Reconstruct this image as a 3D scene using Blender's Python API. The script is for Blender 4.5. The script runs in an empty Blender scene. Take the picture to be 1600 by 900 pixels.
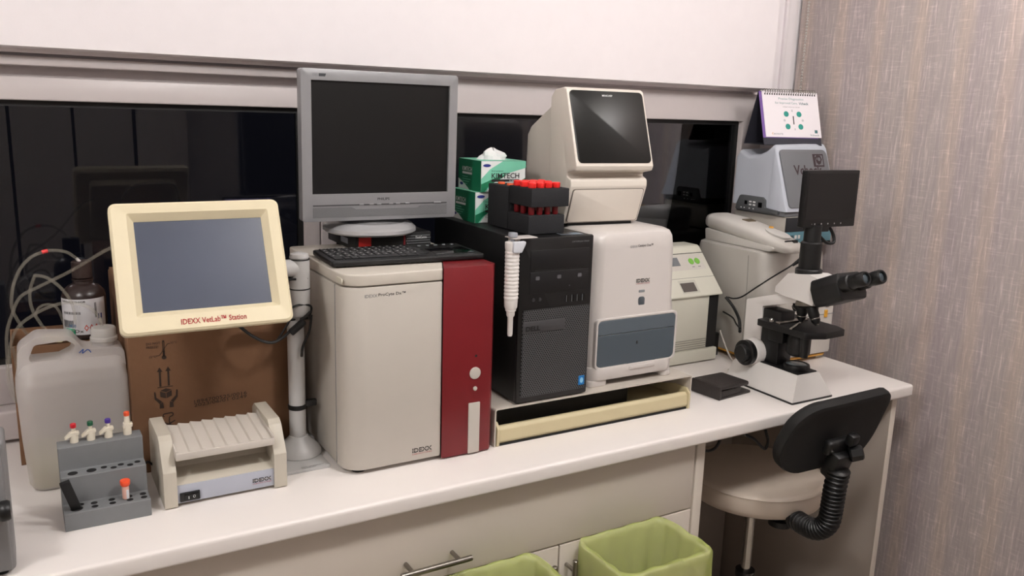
import bpy, bmesh, math, random
from mathutils import Vector, Matrix
random.seed(7)
R = math.radians
S = bpy.context.scene
C = S.collection
CT = 0.90            # worktop height above the floor; heights below are measured from the worktop

# ------------------------------------------------------------------ camera
cam = bpy.data.cameras.new('camera'); co = bpy.data.objects.new('camera', cam); C.objects.link(co)
cam.sensor_width = 36; cam.lens = 1309 / 1600 * 36; cam.clip_start = 0.02
yw, pt, rl = R(30.89), R(11.93), R(-1.81)
f = Vector((math.sin(yw)*math.cos(pt), math.cos(yw)*math.cos(pt), -math.sin(pt)))
r = Vector((math.cos(yw), -math.sin(yw), 0)); d = f.cross(r)
r2 = r*math.cos(rl) + d*math.sin(rl); d2 = -r*math.sin(rl) + d*math.cos(rl)
co.matrix_world = Matrix(((r2.x, -d2.x, -f.x, 0), (r2.y, -d2.y, -f.y, 0), (r2.z, -d2.z, -f.z, CT+0.70), (0, 0, 0, 1)))
S.camera = co
# ------------------------------------------------------------------ world: night outside
w = bpy.data.worlds.new('night'); S.world = w; w.use_nodes = True
w.node_tree.nodes['Background'].inputs[0].default_value = (0.004, 0.004, 0.006, 1)
w.node_tree.nodes['Background'].inputs[1].default_value = 1
S.view_settings.view_transform = 'Standard'; S.view_settings.look = 'None'
S.view_settings.gamma = 1; S.view_settings.use_curve_mapping = False
S.view_settings.exposure = 0.0
# ------------------------------------------------------------------ assumed ceiling lamps, out of view: x, y, strength of each glowing opal globe (built below)
LAMPS = [(0.95, 0.52, 84), (1.97, 0.78, 36), (-0.70, 0.52, 84), (1.00, -1.6, 7), (-0.75, -1.6, 8)]  # right globe added to brighten that worktop end, rear pair kept as fill
LAMP_COLOR = (1.0, 0.968, 0.95)

# ------------------------------------------------------------------ materials
def lin(c): c /= 255; return c/12.92 if c <= .04045 else ((c+.055)/1.055)**2.4
MATS = {}
def M(name, rgb, rough=.45, metal=0, var=.05, nscale=30, bump=0, bscale=200, spec=.5, coat=0, trans=0, emit=None):
    if name in MATS: return MATS[name]
    m = bpy.data.materials.new(name); m.use_nodes = True; nt = m.node_tree; b = nt.nodes['Principled BSDF']
    col = [lin(v) for v in rgb]
    b.inputs['Roughness'].default_value = rough; b.inputs['Metallic'].default_value = metal
    b.inputs['Specular IOR Level'].default_value = spec; b.inputs['Coat Weight'].default_value = coat
    b.inputs['Transmission Weight'].default_value = trans
    tc = nt.nodes.new('ShaderNodeTexCoord')
    if var:
        n = nt.nodes.new('ShaderNodeTexNoise'); n.inputs['Scale'].default_value = nscale; n.inputs['Detail'].default_value = 3
        nt.links.new(tc.outputs['Object'], n.inputs['Vector'])
        mx = nt.nodes.new('ShaderNodeMix'); mx.data_type = 'RGBA'
        mx.inputs[6].default_value = (*[v*(1-var) for v in col], 1); mx.inputs[7].default_value = (*[min(1, v*(1+var)) for v in col], 1)
        nt.links.new(n.outputs['Fac'], mx.inputs[0]); nt.links.new(mx.outputs[2], b.inputs['Base Color'])
    else: b.inputs['Base Color'].default_value = (*col, 1)
    if bump:
        n2 = nt.nodes.new('ShaderNodeTexNoise'); n2.inputs['Scale'].default_value = bscale; n2.inputs['Detail'].default_value = 2
        nt.links.new(tc.outputs['Object'], n2.inputs['Vector'])
        bp = nt.nodes.new('ShaderNodeBump'); bp.inputs['Strength'].default_value = bump; bp.inputs['Distance'].default_value = .002
        nt.links.new(n2.outputs['Fac'], bp.inputs['Height']); nt.links.new(bp.outputs[0], b.inputs['Normal'])
    if emit: b.inputs['Emission Color'].default_value = (*[lin(v) for v in rgb], 1); b.inputs['Emission Strength'].default_value = emit
    MATS[name] = m; return m

def glass_mat(name, tint=(1, 1, 1), thin_fac=1.0, rough=0.0):
    m = bpy.data.materials.new(name); m.use_nodes = True; nt = m.node_tree; nt.nodes.remove(nt.nodes['Principled BSDF'])
    out = nt.nodes['Material Output']; fr = nt.nodes.new('ShaderNodeFresnel'); fr.inputs[0].default_value = 1.5
    t = nt.nodes.new('ShaderNodeBsdfTransparent'); t.inputs[0].default_value = (*tint, 1)
    g = nt.nodes.new('ShaderNodeBsdfGlossy'); g.inputs['Roughness'].default_value = rough
    mu = nt.nodes.new('ShaderNodeMath'); mu.operation = 'MULTIPLY'; mu.inputs[1].default_value = thin_fac
    mx = nt.nodes.new('ShaderNodeMixShader'); nt.links.new(fr.outputs[0], mu.inputs[0]); nt.links.new(mu.outputs[0], mx.inputs[0])
    nt.links.new(t.outputs[0], mx.inputs[1]); nt.links.new(g.outputs[0], mx.inputs[2]); nt.links.new(mx.outputs[0], out.inputs[0])
    MATS[name] = m; return m
def milky_mat(name, rgb, alpha, rough=.35):
    m = M(name, rgb, rough=rough, var=.04); nt = m.node_tree; b = nt.nodes['Principled BSDF']; out = nt.nodes['Material Output']
    t = nt.nodes.new('ShaderNodeBsdfTransparent'); tl = nt.nodes.new('ShaderNodeBsdfTranslucent'); tl.inputs[0].default_value = (*[lin(v) for v in rgb], 1)
    a = nt.nodes.new('ShaderNodeMixShader'); a.inputs[0].default_value = .3
    nt.links.new(b.outputs[0], a.inputs[1]); nt.links.new(tl.outputs[0], a.inputs[2])
    mx = nt.nodes.new('ShaderNodeMixShader'); mx.inputs[0].default_value = 1-alpha
    nt.links.new(a.outputs[0], mx.inputs[1]); nt.links.new(t.outputs[0], mx.inputs[2]); nt.links.new(mx.outputs[0], out.inputs[0])
    return m

white_wall = M('painted_white', (240, 234, 236), .55, var=.02, bump=.05, bscale=300)
frame_white = M('window_frame_white', (200, 192, 191), .35, var=.02)
lam_white = M('worktop_laminate', (240, 234, 230), .32, var=.02, nscale=8)
cab_white = M('cabinet_laminate', (216, 207, 196), .4, var=.02, nscale=6)
pl_white = M('white_plastic', (194, 188, 179), .42, var=.02, bump=.04, bscale=900)
pl_white2 = M('bright_white_plastic', (205, 199, 195), .3, var=.015)
pl_beige = M('beige_plastic', (205, 199, 184), .45, var=.03)
pl_cream = M('aged_cream_plastic', (228, 216, 184), .45, var=.03)
pl_lid = M('warm_white_plastic', (202, 195, 184), .42, var=.02)
red = M('red_plastic', (114, 20, 27), .4, var=.04)
black = M('black_plastic', (15, 15, 16), .42, var=.1)
black_m = M('matte_black', (11, 11, 12), .7, var=.1)
gloss_black = M('gloss_black', (12, 12, 13), .08, var=0)
dark_screen = M('dark_lcd', (17, 17, 17), .3, var=0)
silver = M('silver_plastic', (152, 152, 154), .35, metal=.35, var=.03)
chrome = M('chrome', (190, 188, 184), .15, metal=1, var=.05)
steel = M('brushed_steel', (150, 145, 138), .32, metal=1, var=.08)
ink = M('black_ink', (26, 24, 24), .6, var=0)
ink_grey = M('grey_ink', (120, 122, 125), .6, var=0)
ink_red = M('red_ink', (165, 25, 35), .6, var=0)
ink_white = M('white_ink', (225, 225, 225), .6, var=0)
ink_brown = M('carton_ink', (60, 46, 38), .8, var=.1)
card = M('cardboard', (124, 90, 64), .85, var=.08, nscale=14, bump=.15, bscale=90)
grey_pl = M('grey_plastic', (128, 132, 135), .5, var=.04)

# ------------------------------------------------------------------ mesh helpers (all coordinates: x, y room, z above worktop)
ORG = {}
def thing(name, label, cat, loc, rotz=0, group=None, local=False):
    o = bpy.data.objects.new(name, None); C.objects.link(o); o.empty_display_size = .05
    o.location = (loc[0], loc[1], loc[2]+CT); o.rotation_euler = (0, 0, rotz)
    o['label'] = label; o['category'] = cat
    if group: o['group'] = group
    ORG[o.name] = Vector((0, 0, 0)) if local else Vector(loc)
    return o
def tag(o, label, cat, group=None):
    o['label'] = label; o['category'] = cat
    if group: o['group'] = group
    return o
def part(name, bm, mat, parent=None, label=None, ang=35, kind=None):
    me = bpy.data.meshes.new(name)
    bmesh.ops.recalc_face_normals(bm, faces=bm.faces)
    org = ORG[parent.name] if parent else Vector((0, 0, -CT))
    bmesh.ops.translate(bm, verts=bm.verts, vec=-org)
    bm.to_mesh(me); bm.free()
    me.polygons.foreach_set('use_smooth', [True]*len(me.polygons)); me.set_sharp_from_angle(angle=R(ang))
    me.materials.append(mat)
    o = bpy.data.objects.new(name, me); C.objects.link(o)
    if parent: o.parent = parent
    ORG[o.name] = org
    if label: o['label'] = label
    if kind: o['kind'] = kind
    return o
def struct(name, bm, mat, parent=None):
    o = part(name, bm, mat, parent)
    if not parent: o['kind'] = 'structure'
    return o
def mesh_thing(name, bm, mat, label, cat, group=None, ang=35):
    """a thing that is one mesh: origin moved to its base centre"""
    bm.verts.ensure_lookup_table()
    xs = [v.co.x for v in bm.verts]; ys = [v.co.y for v in bm.verts]; zs = [v.co.z for v in bm.verts]
    c = Vector(((min(xs)+max(xs))/2, (min(ys)+max(ys))/2, min(zs)))
    bmesh.ops.translate(bm, verts=bm.verts, vec=-c-Vector((0, 0, CT)))
    o = part(name, bm, mat, None, ang=ang); o.location = c+Vector((0, 0, CT)); ORG[o.name] = c
    return tag(o, label, cat, group)
def move_copy(o, parent=None, loc=None):
    c = o.copy(); C.objects.link(c)
    if parent is not None: c.parent = parent
    if loc is not None: c.location = loc
    for ch in o.children: move_copy(ch, c)
    return c
def NB(): return bmesh.new()
def bev(bm, geom, w, seg=2):
    if w > 0: bmesh.ops.bevel(bm, geom=geom, offset=w, segments=seg, profile=.5, affect='EDGES', clamp_overlap=True)
def sharp_edges(bm, ang=.5):
    return [e for e in bm.edges if len(e.link_faces) == 2 and e.calc_face_angle(0) > ang]
def box(bm, x0, x1, y0, y1, z0, z1, b=0, seg=2, only=None):
    t = bmesh.new(); bmesh.ops.create_cube(t, size=1)
    for v in t.verts:
        v.co = ((x0+x1)/2+v.co.x*(x1-x0), (y0+y1)/2+v.co.y*(y1-y0), (z0+z1)/2+v.co.z*(z1-z0))
    if b:
        es = t.edges[:]
        if only: es = [e for e in es if abs((e.verts[0].co-e.verts[1].co).normalized()['xyz'.index(only)]) > .9]
        bev(t, es, b, seg)
    merge(bm, t); return bm
def merge(bm, t, mat=None):
    me = bpy.data.meshes.new('tmp'); t.to_mesh(me); t.free()
    if mat is not None: me.transform(mat)
    bm.from_mesh(me); bpy.data.meshes.remove(me); return bm
def xf(bm, mat): bmesh.ops.transform(bm, matrix=mat, verts=bm.verts); return bm
def bx(*a, **k): return box(NB(), *a, **k)
def rpoly(pts, rad, n=5):
    """round the corners of a closed 2-D polygon; rad: number or list"""
    out = []; N = len(pts)
    for i, p in enumerate(pts):
        rr = rad[i] if isinstance(rad, (list, tuple)) else rad
        p = Vector(p); a = Vector(pts[i-1]); b = Vector(pts[(i+1) % N])
        if rr <= 0: out.append(p); continue
        u = (a-p).normalized(); v = (b-p).normalized(); an = u.angle(v)
        dd = min(rr/math.tan(an/2), (a-p).length*.49, (b-p).length*.49); rr = dd*math.tan(an/2)
        c = p+(u+v).normalized()*(rr/math.sin(an/2)); s = p+u*dd-c; e = p+v*dd-c
        t0 = math.atan2(s.y, s.x); t1 = math.atan2(e.y, e.x); dt = (t1-t0+math.pi) % (2*math.pi)-math.pi
        for k in range(n+1):
            q = t0+dt*k/n; out.append(c+Vector((math.cos(q), math.sin(q)))*rr)
    return out
def prism(pts, ax, a, b, bw=0, seg=2, bm=None, holes=()):
    """extrude a 2-D outline along axis ax from a to b; axis x: pts are (y,z); y: (x,z); z: (x,y)"""
    t = bmesh.new()
    def P(p, c): return {'x': (c, p[0], p[1]), 'y': (p[0], c, p[1]), 'z': (p[0], p[1], c)}[ax]
    if not holes:
        v0 = [t.verts.new(P(p, a)) for p in pts]; v1 = [t.verts.new(P(p, b)) for p in pts]
        t.faces.new(v0); t.faces.new(v1[::-1])
        for i in range(len(pts)): t.faces.new((v0[i], v0[i-1], v1[i-1], v1[i]))
        t.normal_update(); bmesh.ops.recalc_face_normals(t, faces=t.faces)
    else:
        loops = []
        for c in (a, b):
            es = []; ls = []
            for lp in (pts, *holes):
                vs = [t.verts.new(P(p, c)) for p in lp]; ls.append(vs)
                es += [t.edges.new((vs[i-1], vs[i])) for i in range(len(vs))]
            bmesh.ops.triangle_fill(t, edges=es, use_beauty=True); loops.append(ls)
        for la, lb in zip(*loops):
            for i in range(len(la)): t.faces.new((la[i], la[i-1], lb[i-1], lb[i]))
        bmesh.ops.recalc_face_normals(t, faces=t.faces)
    if bw: bev(t, sharp_edges(t), bw, seg)
    if bm is None: return t
    return merge(bm, t)
def loft(loops, bm=None, cap=True, closed=True):
    t = bm or bmesh.new(); vs = [[t.verts.new(p) for p in L] for L in loops]; n = len(loops[0])
    for a, b in zip(vs, vs[1:]):
        for i in range(n if closed else n-1):
            j = (i+1) % n
            t.faces.new((a[i], a[j], b[j], b[i]))
    if cap: t.faces.new(vs[0][::-1]); t.faces.new(vs[-1])
    return t
def rrect(x0, x1, y0, y1, rad, n=4):
    return rpoly([(x0, y0), (x1, y0), (x1, y1), (x0, y1)], rad, n)
def lathe(prof, c=(0, 0, 0), n=24, bm=None, axis=None):
    """revolve (radius, height) pairs about z through c (axis: direction to point the z axis at)"""
    t = bmesh.new(); rings = []
    for rr, h in prof: rings.append([(max(rr, 1e-5)*math.cos(2*math.pi*k/n), max(rr, 1e-5)*math.sin(2*math.pi*k/n), h) for k in range(n)])
    loft(rings, t)
    m = Matrix.Translation(c)
    if axis is not None: m = m @ Vector(axis).to_track_quat('Z', 'Y').to_matrix().to_4x4()
    xf(t, m)
    return t if bm is None else merge(bm, t)
def cyl(p0, p1, r0, r1=None, n=16, bm=None, b=0):
    p0 = Vector(p0); p1 = Vector(p1); L = (p1-p0).length; r1 = r0 if r1 is None else r1
    prof = [(r0, 0), (r1, L)] if not b else [(r0-b, 0), (r0, b), (r1, L-b), (r1-b, L)]
    return lathe(prof, p0, n, bm, p1-p0)
def spline(pts, k=8, closed=False):
    P = [Vector(p) for p in pts]; out = []; n = len(P)
    for i in range(n-1):
        a = P[max(i-1, 0)]; b = P[i]; c = P[i+1]; e = P[min(i+2, n-1)]
        for j in range(k):
            t = j/k
            out.append(.5*((2*b)+(c-a)*t+(2*a-5*b+4*c-e)*t*t+(3*b-a-3*c+e)*t**3))
    out.append(P[-1]); return out
def tube(path, rad, n=8, bm=None, radii=None):
    t = bm or bmesh.new(); rings = []; up = None; prev = None
    for i, p in enumerate(path):
        tg = (path[min(i+1, len(path)-1)]-path[max(i-1, 0)]).normalized()
        if up is None:
            up = Vector((0, 0, 1)) if abs(tg.z) < .9 else Vector((1, 0, 0))
        up = (up-tg*up.dot(tg)).normalized(); sd = tg.cross(up)
        rr = radii[i] if radii else rad
        rings.append([p+(up*math.cos(2*math.pi*k/n)+sd*math.sin(2*math.pi*k/n))*rr for k in range(n)])
    return loft(rings, t)
def FR(x, y, z): return Matrix(((1, 0, 0, x), (0, 0, -1, y), (0, 1, 0, z), (0, 0, 0, 1)))      # a face looking to -y
def LF(x, y, z): return Matrix(((0, 0, -1, x), (-1, 0, 0, y), (0, 1, 0, z), (0, 0, 0, 1)))     # a face looking to -x, text runs to -y
def TP(x, y, z): return Matrix(((1, 0, 0, x), (0, 1, 0, y), (0, 0, 1, z), (0, 0, 0, 1)))       # a face looking up
def lettering(body, mat4, w, h, mat, parent, bold=0, name='lettering', shear=0):
    cu = bpy.data.curves.new('t', 'FONT'); cu.body = body; cu.offset = bold; cu.extrude = 0; cu.resolution_u = 2; cu.shear = shear
    cu.space_line = 1.05
    to = bpy.data.objects.new('t', cu); C.objects.link(to); bpy.context.view_layer.update()
    me = bpy.data.meshes.new_from_object(to.evaluated_get(bpy.context.evaluated_depsgraph_get()))
    bpy.data.objects.remove(to); bpy.data.curves.remove(cu)
    bm = NB(); bm.from_mesh(me); bpy.data.meshes.remove(me)
    xs = [v.co.x for v in bm.verts]; ys = [v.co.y for v in bm.verts]
    sx = w/(max(xs)-min(xs)); sy = h/(max(ys)-min(ys)) if h else sx
    xf(bm, mat4 @ Matrix.Translation((0, 0, .00025)) @ Matrix.Diagonal((sx, sy, 1, 1)) @ Matrix.Translation((-min(xs), -min(ys), 0)))
    return part(name, bm, mat, parent)
def decal(pts, mat4, mat, parent, name, lift=.0002):
    """a flat printed shape on a face: pts are 2-D in that face"""
    bm = NB(); bm.faces.new([bm.verts.new((p[0], p[1], lift)) for p in pts]); xf(bm, mat4)
    return part(name, bm, mat, parent)
def decals(polys, mat4, mat, parent, name, lift=.0002):
    bm = NB()
    for pts in polys: bm.faces.new([bm.verts.new((p[0], p[1], lift)) for p in pts])
    xf(bm, mat4); return part(name, bm, mat, parent)
def circ(cx, cy, r0, n=20, ry=None): return [(cx+r0*math.cos(2*math.pi*k/n), cy+(ry or r0)*math.sin(2*math.pi*k/n)) for k in range(n)]
def rc(x0, y0, x1, y1): return [(x0, y0), (x1, y0), (x1, y1), (x0, y1)]
def seg2(a, b, t):
    a = Vector(a); b = Vector(b); n = (b-a).normalized(); n = Vector((-n.y, n.x))*t/2
    return [a-n, b-n, b+n, a+n]

# ================================================================== THE SETTING
FZ = -CT
XL, XR, YF, YB, ZC = -1.7, 2.245, -2.7, 1.95, 2.42-CT
floor_m = M('grey_vinyl_floor', (178, 168, 156), .4, var=.08)
struct('floor', bx(XL-.1, XR+.1, YF-.1, YB+.12, FZ-.08, FZ), floor_m)
struct('ceiling', bx(XL-.1, XR+.1, YF-.1, YB+.12, ZC, ZC+.08), M('ceiling_white', (225, 222, 218), .7, var=.02))
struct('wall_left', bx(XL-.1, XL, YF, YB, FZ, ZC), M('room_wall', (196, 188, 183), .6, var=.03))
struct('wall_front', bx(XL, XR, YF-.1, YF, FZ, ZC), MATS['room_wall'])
struct('wall_right', bx(XR, XR+.1, YF, YB, FZ, ZC), white_wall)
# back wall around the window band
WZ0, WZ1 = .045, .775
bm = NB(); box(bm, XL, XR, YB, YB+.1, FZ, WZ0); box(bm, XL, XR, YB, YB+.1, WZ1, ZC); box(bm, 2.075, XR, YB, YB+.1, WZ0, WZ1)
struct('wall_back', bm, white_wall)
wg = glass_mat('window_glass', (.8, .82, .85), 1.0)
gask = M('rubber_gasket', (20, 20, 21), .6, var=.05)
def window(name, x0, x1, z0, z1, fl, fr, fb, ft, yf, header=False):
    pn = part(name, prism(rc(x0-fl, z0-fb, x1+fr, z1+ft), 'y', yf, YB+.07, .004, 2, holes=[rc(x0, z0, x1, z1)]), frame_white)
    pn['kind'] = 'structure'
    g = part('glazing_gasket', prism(rc(x0, z0, x1, z1), 'y', yf+.02, yf+.034, 0, holes=[rc(x0+.012, z0+.012, x1-.012, z1-.012)]), gask, pn)
    part('pane', bx(x0+.002, x1-.002, yf+.026, yf+.030, z0+.002, z1-.002), wg, pn)
    return pn
w1 = window('window_1', -1.25, .589, .152, .691, .05, .035, .081, .046, 1.945)
w2 = window('window_2', .663, 1.988, .152, .690, .037, .085, .081, .085, 1.94)
struct('trim_5', bx(-1.35, .63, 1.968, 2.0, .70, .79), frame_white)
struct('trim_1', bx(-1.3, .624, 1.925, 1.96, .757, .776, .004), frame_white)             # bright head profile above the left sash
struct('trim_2', bx(-1.65, 2.075, 1.90, 1.955, .008, .071, .006, 3), frame_white)        # inner sill
# boxed-in shutter housing over the window
struct('trim_3', prism([(1.878, .791), (1.885, .789), (1.925, .789), (1.925, .781), (YB, .781), (YB, ZC), (1.878, ZC)], 'x', XL, 2.033), white_wall)
struct('trim_4', bx(2.135, 2.15, 1.94, 1.952, .78, ZC, .002), white_wall)

# fabric blind on the right-hand wall
def fabric_mat():
    m = bpy.data.materials.new('linen_blind'); m.use_nodes = True; nt = m.node_tree; b = nt.nodes['Principled BSDF']; L = nt.links.new
    b.inputs['Roughness'].default_value = .85; b.inputs['Specular IOR Level'].default_value = .15
    tc = nt.nodes.new('ShaderNodeTexCoord')
    def noise(sc, scale, detail=3, rough=.6):
        mp = nt.nodes.new('ShaderNodeMapping'); mp.inputs['Scale'].default_value = sc; L(tc.outputs['Object'], mp.inputs[0])
        n = nt.nodes.new('ShaderNodeTexNoise'); n.inputs['Scale'].default_value = scale; n.inputs['Detail'].default_value = detail; n.inputs['Roughness'].default_value = rough
        L(mp.outputs[0], n.inputs['Vector']); return n.outputs['Fac']
    def ramp(s, a, bq, c0, c1):
        rp = nt.nodes.new('ShaderNodeValToRGB'); rp.color_ramp.elements[0].position = a; rp.color_ramp.elements[1].position = bq
        rp.color_ramp.elements[0].color = (*c0, 1); rp.color_ramp.elements[1].color = (*c1, 1); L(s, rp.inputs[0]); return rp.outputs[0]
    def mix(a, c, fac, mode='MIX'):
        x = nt.nodes.new('ShaderNodeMix'); x.data_type = 'RGBA'; x.blend_type = mode
        L(a, x.inputs[6]); L(c, x.inputs[7])
        if isinstance(fac, float): x.inputs[0].default_value = fac
        else: L(fac, x.inputs[0])
        return x.outputs[2]
    base = ramp(noise((1, 9, .35), 1.2, 2, .5), .3, .7, [lin(v) for v in (172, 161, 161)], [lin(v) for v in (180, 170, 165)])
    sx = nt.nodes.new('ShaderNodeSeparateXYZ'); L(tc.outputs['Object'], sx.inputs[0])
    mm = nt.nodes.new('ShaderNodeMath'); mm.operation = 'PINGPONG'; mm.inputs[1].default_value = .066; L(sx.outputs['Y'], mm.inputs[0])
    st = ramp(mm.outputs[0], .036, .058, (0, 0, 0), (1, 1, 1))
    tan = nt.nodes.new('ShaderNodeRGB'); tan.outputs[0].default_value = (*[lin(v) for v in (196, 178, 162)], 1)
    f0 = nt.nodes.new('ShaderNodeMath'); f0.operation = 'MULTIPLY'; L(st, f0.inputs[0]); f0.inputs[1].default_value = .42
    base = mix(base, tan.outputs[0], f0.outputs[0])
    one = ramp(noise((1, 46, 3.0), 3.2, 3, .72), .53, .70, (1, 1, 1), (1.42, 1.41, 1.42))
    two = ramp(noise((1, 5, 50), 3.2, 3, .72), .54, .72, (1, 1, 1), (1.28, 1.27, 1.28))
    three = ramp(noise((1, 34, 2.2), 4, 2, .6), .3, .6, (.86, .86, .88), (1, 1, 1))
    c = mix(base, one, 1.0, 'MULTIPLY'); c = mix(c, two, 1.0, 'MULTIPLY'); c = mix(c, three, 1.0, 'MULTIPLY')
    L(c, b.inputs['Base Color']); MATS['linen'] = m; return m
bl = thing('roller_blind', 'grey-mauve linen blind with vertical tan stripes covering the side wall', 'blind', (2.2, 0, FZ))
n = 60; lo = []
for z in (FZ+.03, ZC-.05):
    lo.append([(2.205+.004*math.sin(y*38), y, z) for y in [-2.0+3.94*k/n for k in range(n+1)]]+[(2.210+.004*math.sin(y*38), y, z) for y in [-2.0+3.94*k/n for k in range(n, -1, -1)]])
part('fabric', loft(lo), fabric_mat(), bl)
bm = NB(); cyl((2.225, -2.0, ZC-.03), (2.225, 1.92, ZC-.03), .02, bm=bm); part('roller_tube', bm, silver, bl)
bead = M('steel_bead', (200, 196, 192), .3, metal=.6, var=0)
bm = NB()
for k in range(260):
    z = .60+k*.0092
    if z > ZC-.06: break
    t = bmesh.new(); bmesh.ops.create_icosphere(t, subdivisions=1, radius=.0042); merge(bm, t, Matrix.Translation((2.182, 1.897, z)))
part('bead_chain', bm, bead, bl, kind='stuff')

# assumed, unseen ceiling lamps: opal globes under the ceiling
for x, y, p in LAMPS:
    t = thing('ceiling_lamp', 'round opal globe lamp under the ceiling', 'lamp', (x, y, ZC-.20), group='ceiling globe lamps')
    part('lamp_base', lathe([(.05, ZC-.022), (.07, ZC-.02), (.07, ZC)], (x, y, 0), 24), frame_white, t)
    m = bpy.data.materials.new('opal_globe'); m.use_nodes = True; b_ = m.node_tree.nodes['Principled BSDF']
    b_.inputs['Base Color'].default_value = (.9, .9, .9, 1); b_.inputs['Emission Color'].default_value = (*LAMP_COLOR, 1); b_.inputs['Emission Strength'].default_value = p
    part('globe', lathe([(0.001, ZC-.205), (.05, ZC-.195), (.085, ZC-.17), (.105, ZC-.13), (.105, ZC-.095), (.085, ZC-.05), (.05, ZC-.023)], (x, y, 0), 16), m, t)

# ================================================================== WORKTOP AND CABINETS
wt = NB(); box(wt, -.75, 2.085, 1.318, YB, -.034, 0)
bev(wt, [e for e in wt.edges if all(abs(v.co.y-1.318) < 1e-4 for v in e.verts) or all(abs(v.co.x-2.085) < 1e-4 and v.co.z > -.01 for v in e.verts)], .008, 4)
mesh_thing('worktop', wt, lam_white, 'long white laminate worktop running under the window', 'worktop')
cb = thing('base_cabinet', 'white base cabinet with wide drawer and doors under the worktop', 'cabinet', (.3, 1.6, FZ))
bm = NB(); box(bm, -.75, 1.328, 1.37, 1.935, FZ+.09, -.034, .001); box(bm, 1.328, 1.354, 1.352, 1.935, FZ, -.034, .001); box(bm, -.75, 1.328, 1.42, 1.935, FZ, FZ+.09)
part('carcass', bm, cab_white, cb)
def bar_handle(parent, p0, p1, off):
    bm = NB(); p0 = Vector(p0); p1 = Vector(p1); dd = (p1-p0).normalized()
    cyl(p0, p1, .006, n=14, bm=bm, b=.001)
    L = (p1-p0).length
    for q in (p0+dd*L*.17, p1-dd*L*.17): cyl(q, q+Vector((0, off, 0)), .0045, n=12, bm=bm)
    part('handle', bm, steel, parent, label='brushed steel bar handle')
dr = part('drawer', bx(.022, 1.322, 1.352, 1.37, -.2065, -.042, .0015), cab_white, cb)
bar_handle(dr, (.565, 1.315, -.158), (.715, 1.315, -.158), .038)
for i, (x0, x1, hx) in enumerate(((.022, .4575, .42), (.4605, .946, .915), (.950, 1.322, .968))):
    dq = part('door', bx(x0, x1, 1.352, 1.37, FZ+.1, -.2105, .0015), cab_white, cb)
    bar_handle(dq, (hx, 1.318, -.385), (hx, 1.318, -.233), .035)
# knee space: end panel and back panel
panel_m = M('panel_laminate', (160, 150, 141), .5, var=.03, nscale=5)  # knee-space shade mixed into the board colour; front edge left without it
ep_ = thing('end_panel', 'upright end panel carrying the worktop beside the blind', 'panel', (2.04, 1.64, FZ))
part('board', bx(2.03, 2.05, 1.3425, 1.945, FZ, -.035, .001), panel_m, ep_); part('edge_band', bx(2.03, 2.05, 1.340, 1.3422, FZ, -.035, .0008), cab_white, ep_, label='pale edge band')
mesh_thing('knee_space_panel', bx(1.356, 2.028, 1.905, 1.925, FZ, -.036, .0015), MATS['panel_laminate'], 'white back panel behind the stool under the worktop', 'panel')

# ================================================================== BLOOD ANALYSER (white and red)
def idexx_logo(x, y, z, w, parent, m4=None, sub=True):
    m4 = m4 or FR(x, y, z)
    h = w*.22
    lettering('IDEXX', m4 @ Matrix.Translation((0, h*.45, 0)), w, h, ink, parent, bold=.03, name='logo')
    decals([rc(0, h*.45+h*k, w, h*.45+h*k+h*.07) for k in (.38, .62)], m4 @ Matrix.Translation((0, 0, .0002)), pl_white, parent, 'logo_stripe', .0003)
    if sub: lettering('LABORATORIES', m4, w, h*.28, ink_red, parent, name='logo_subtitle')
pc = thing('blood_analyser', 'white boxy blood analyser with broad red front panel on the worktop', 'analyser', (.665, 1.62, 0))
Y0 = 1.44
body = [(.505, 1.80), (.505, Y0), (.7035, Y0), (.735, 1.508), (.825, 1.508), (.825, 1.80)]
out = rpoly(body, [.012, .042, 0, 0, .003, .012], 8)
bm = prism(out, 'z', .009, .371, .004, 2); part('body', bm, pl_white, pc)
lid = prism(out, 'z', .3735, .396, .006, 3); part('lid', lid, pl_lid, pc)
part('side_seam', bx(.5042, .506, 1.493, 1.4945, .012, .371), ink_grey, pc)
part('lid_grip', prism(rrect(1.452, 1.482, .378, .389, .004), 'x', .5035, .506), pl_beige, pc)
rp = prism(rpoly([(.7045, 1.437), (.815, 1.437), (.8265, 1.452), (.8265, 1.507), (.736, 1.507)], [0, .004, .006, .002, 0], 3), 'z', .004, .3975, .0025, 2)
rpo = part('red_panel', rp, red, pc, label='red front panel')
part('sample_slot', bx(.7645, .7905, 1.434, 1.439, .004, .113, .001), pl_white, rpo, label='white sample slot cover')
for nm, x, z, rr in (('start_button', .778, .176, .0125), ('status_lamp', .779, .143, .0045)):
    part(nm, lathe([(rr, 0), (rr, .002), (rr*.85, .003)], (x, 1.4372, z), 24, axis=(0, -1, 0)), pl_white, rpo)
part('indicator_hole', lathe([(.0028, 0), (.0028, .0006)], (.780, 1.4372, .212), 12, axis=(0, -1, 0)), ink, rpo)
lettering('IDEXX', FR(.544, Y0, .3515), .025, .0062, ink_grey, pc)
lettering('ProCyte Dx™', FR(.571, Y0, .3510), .055, .0078, ink, pc, bold=.012)
idexx_logo(.642, Y0, .022, .043, pc)
for x in (.54, .80):
    for y in (1.47, 1.77): part('foot', lathe([(.014, 0), (.014, .0095)], (x, y, 0), 16), black, pc)

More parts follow.
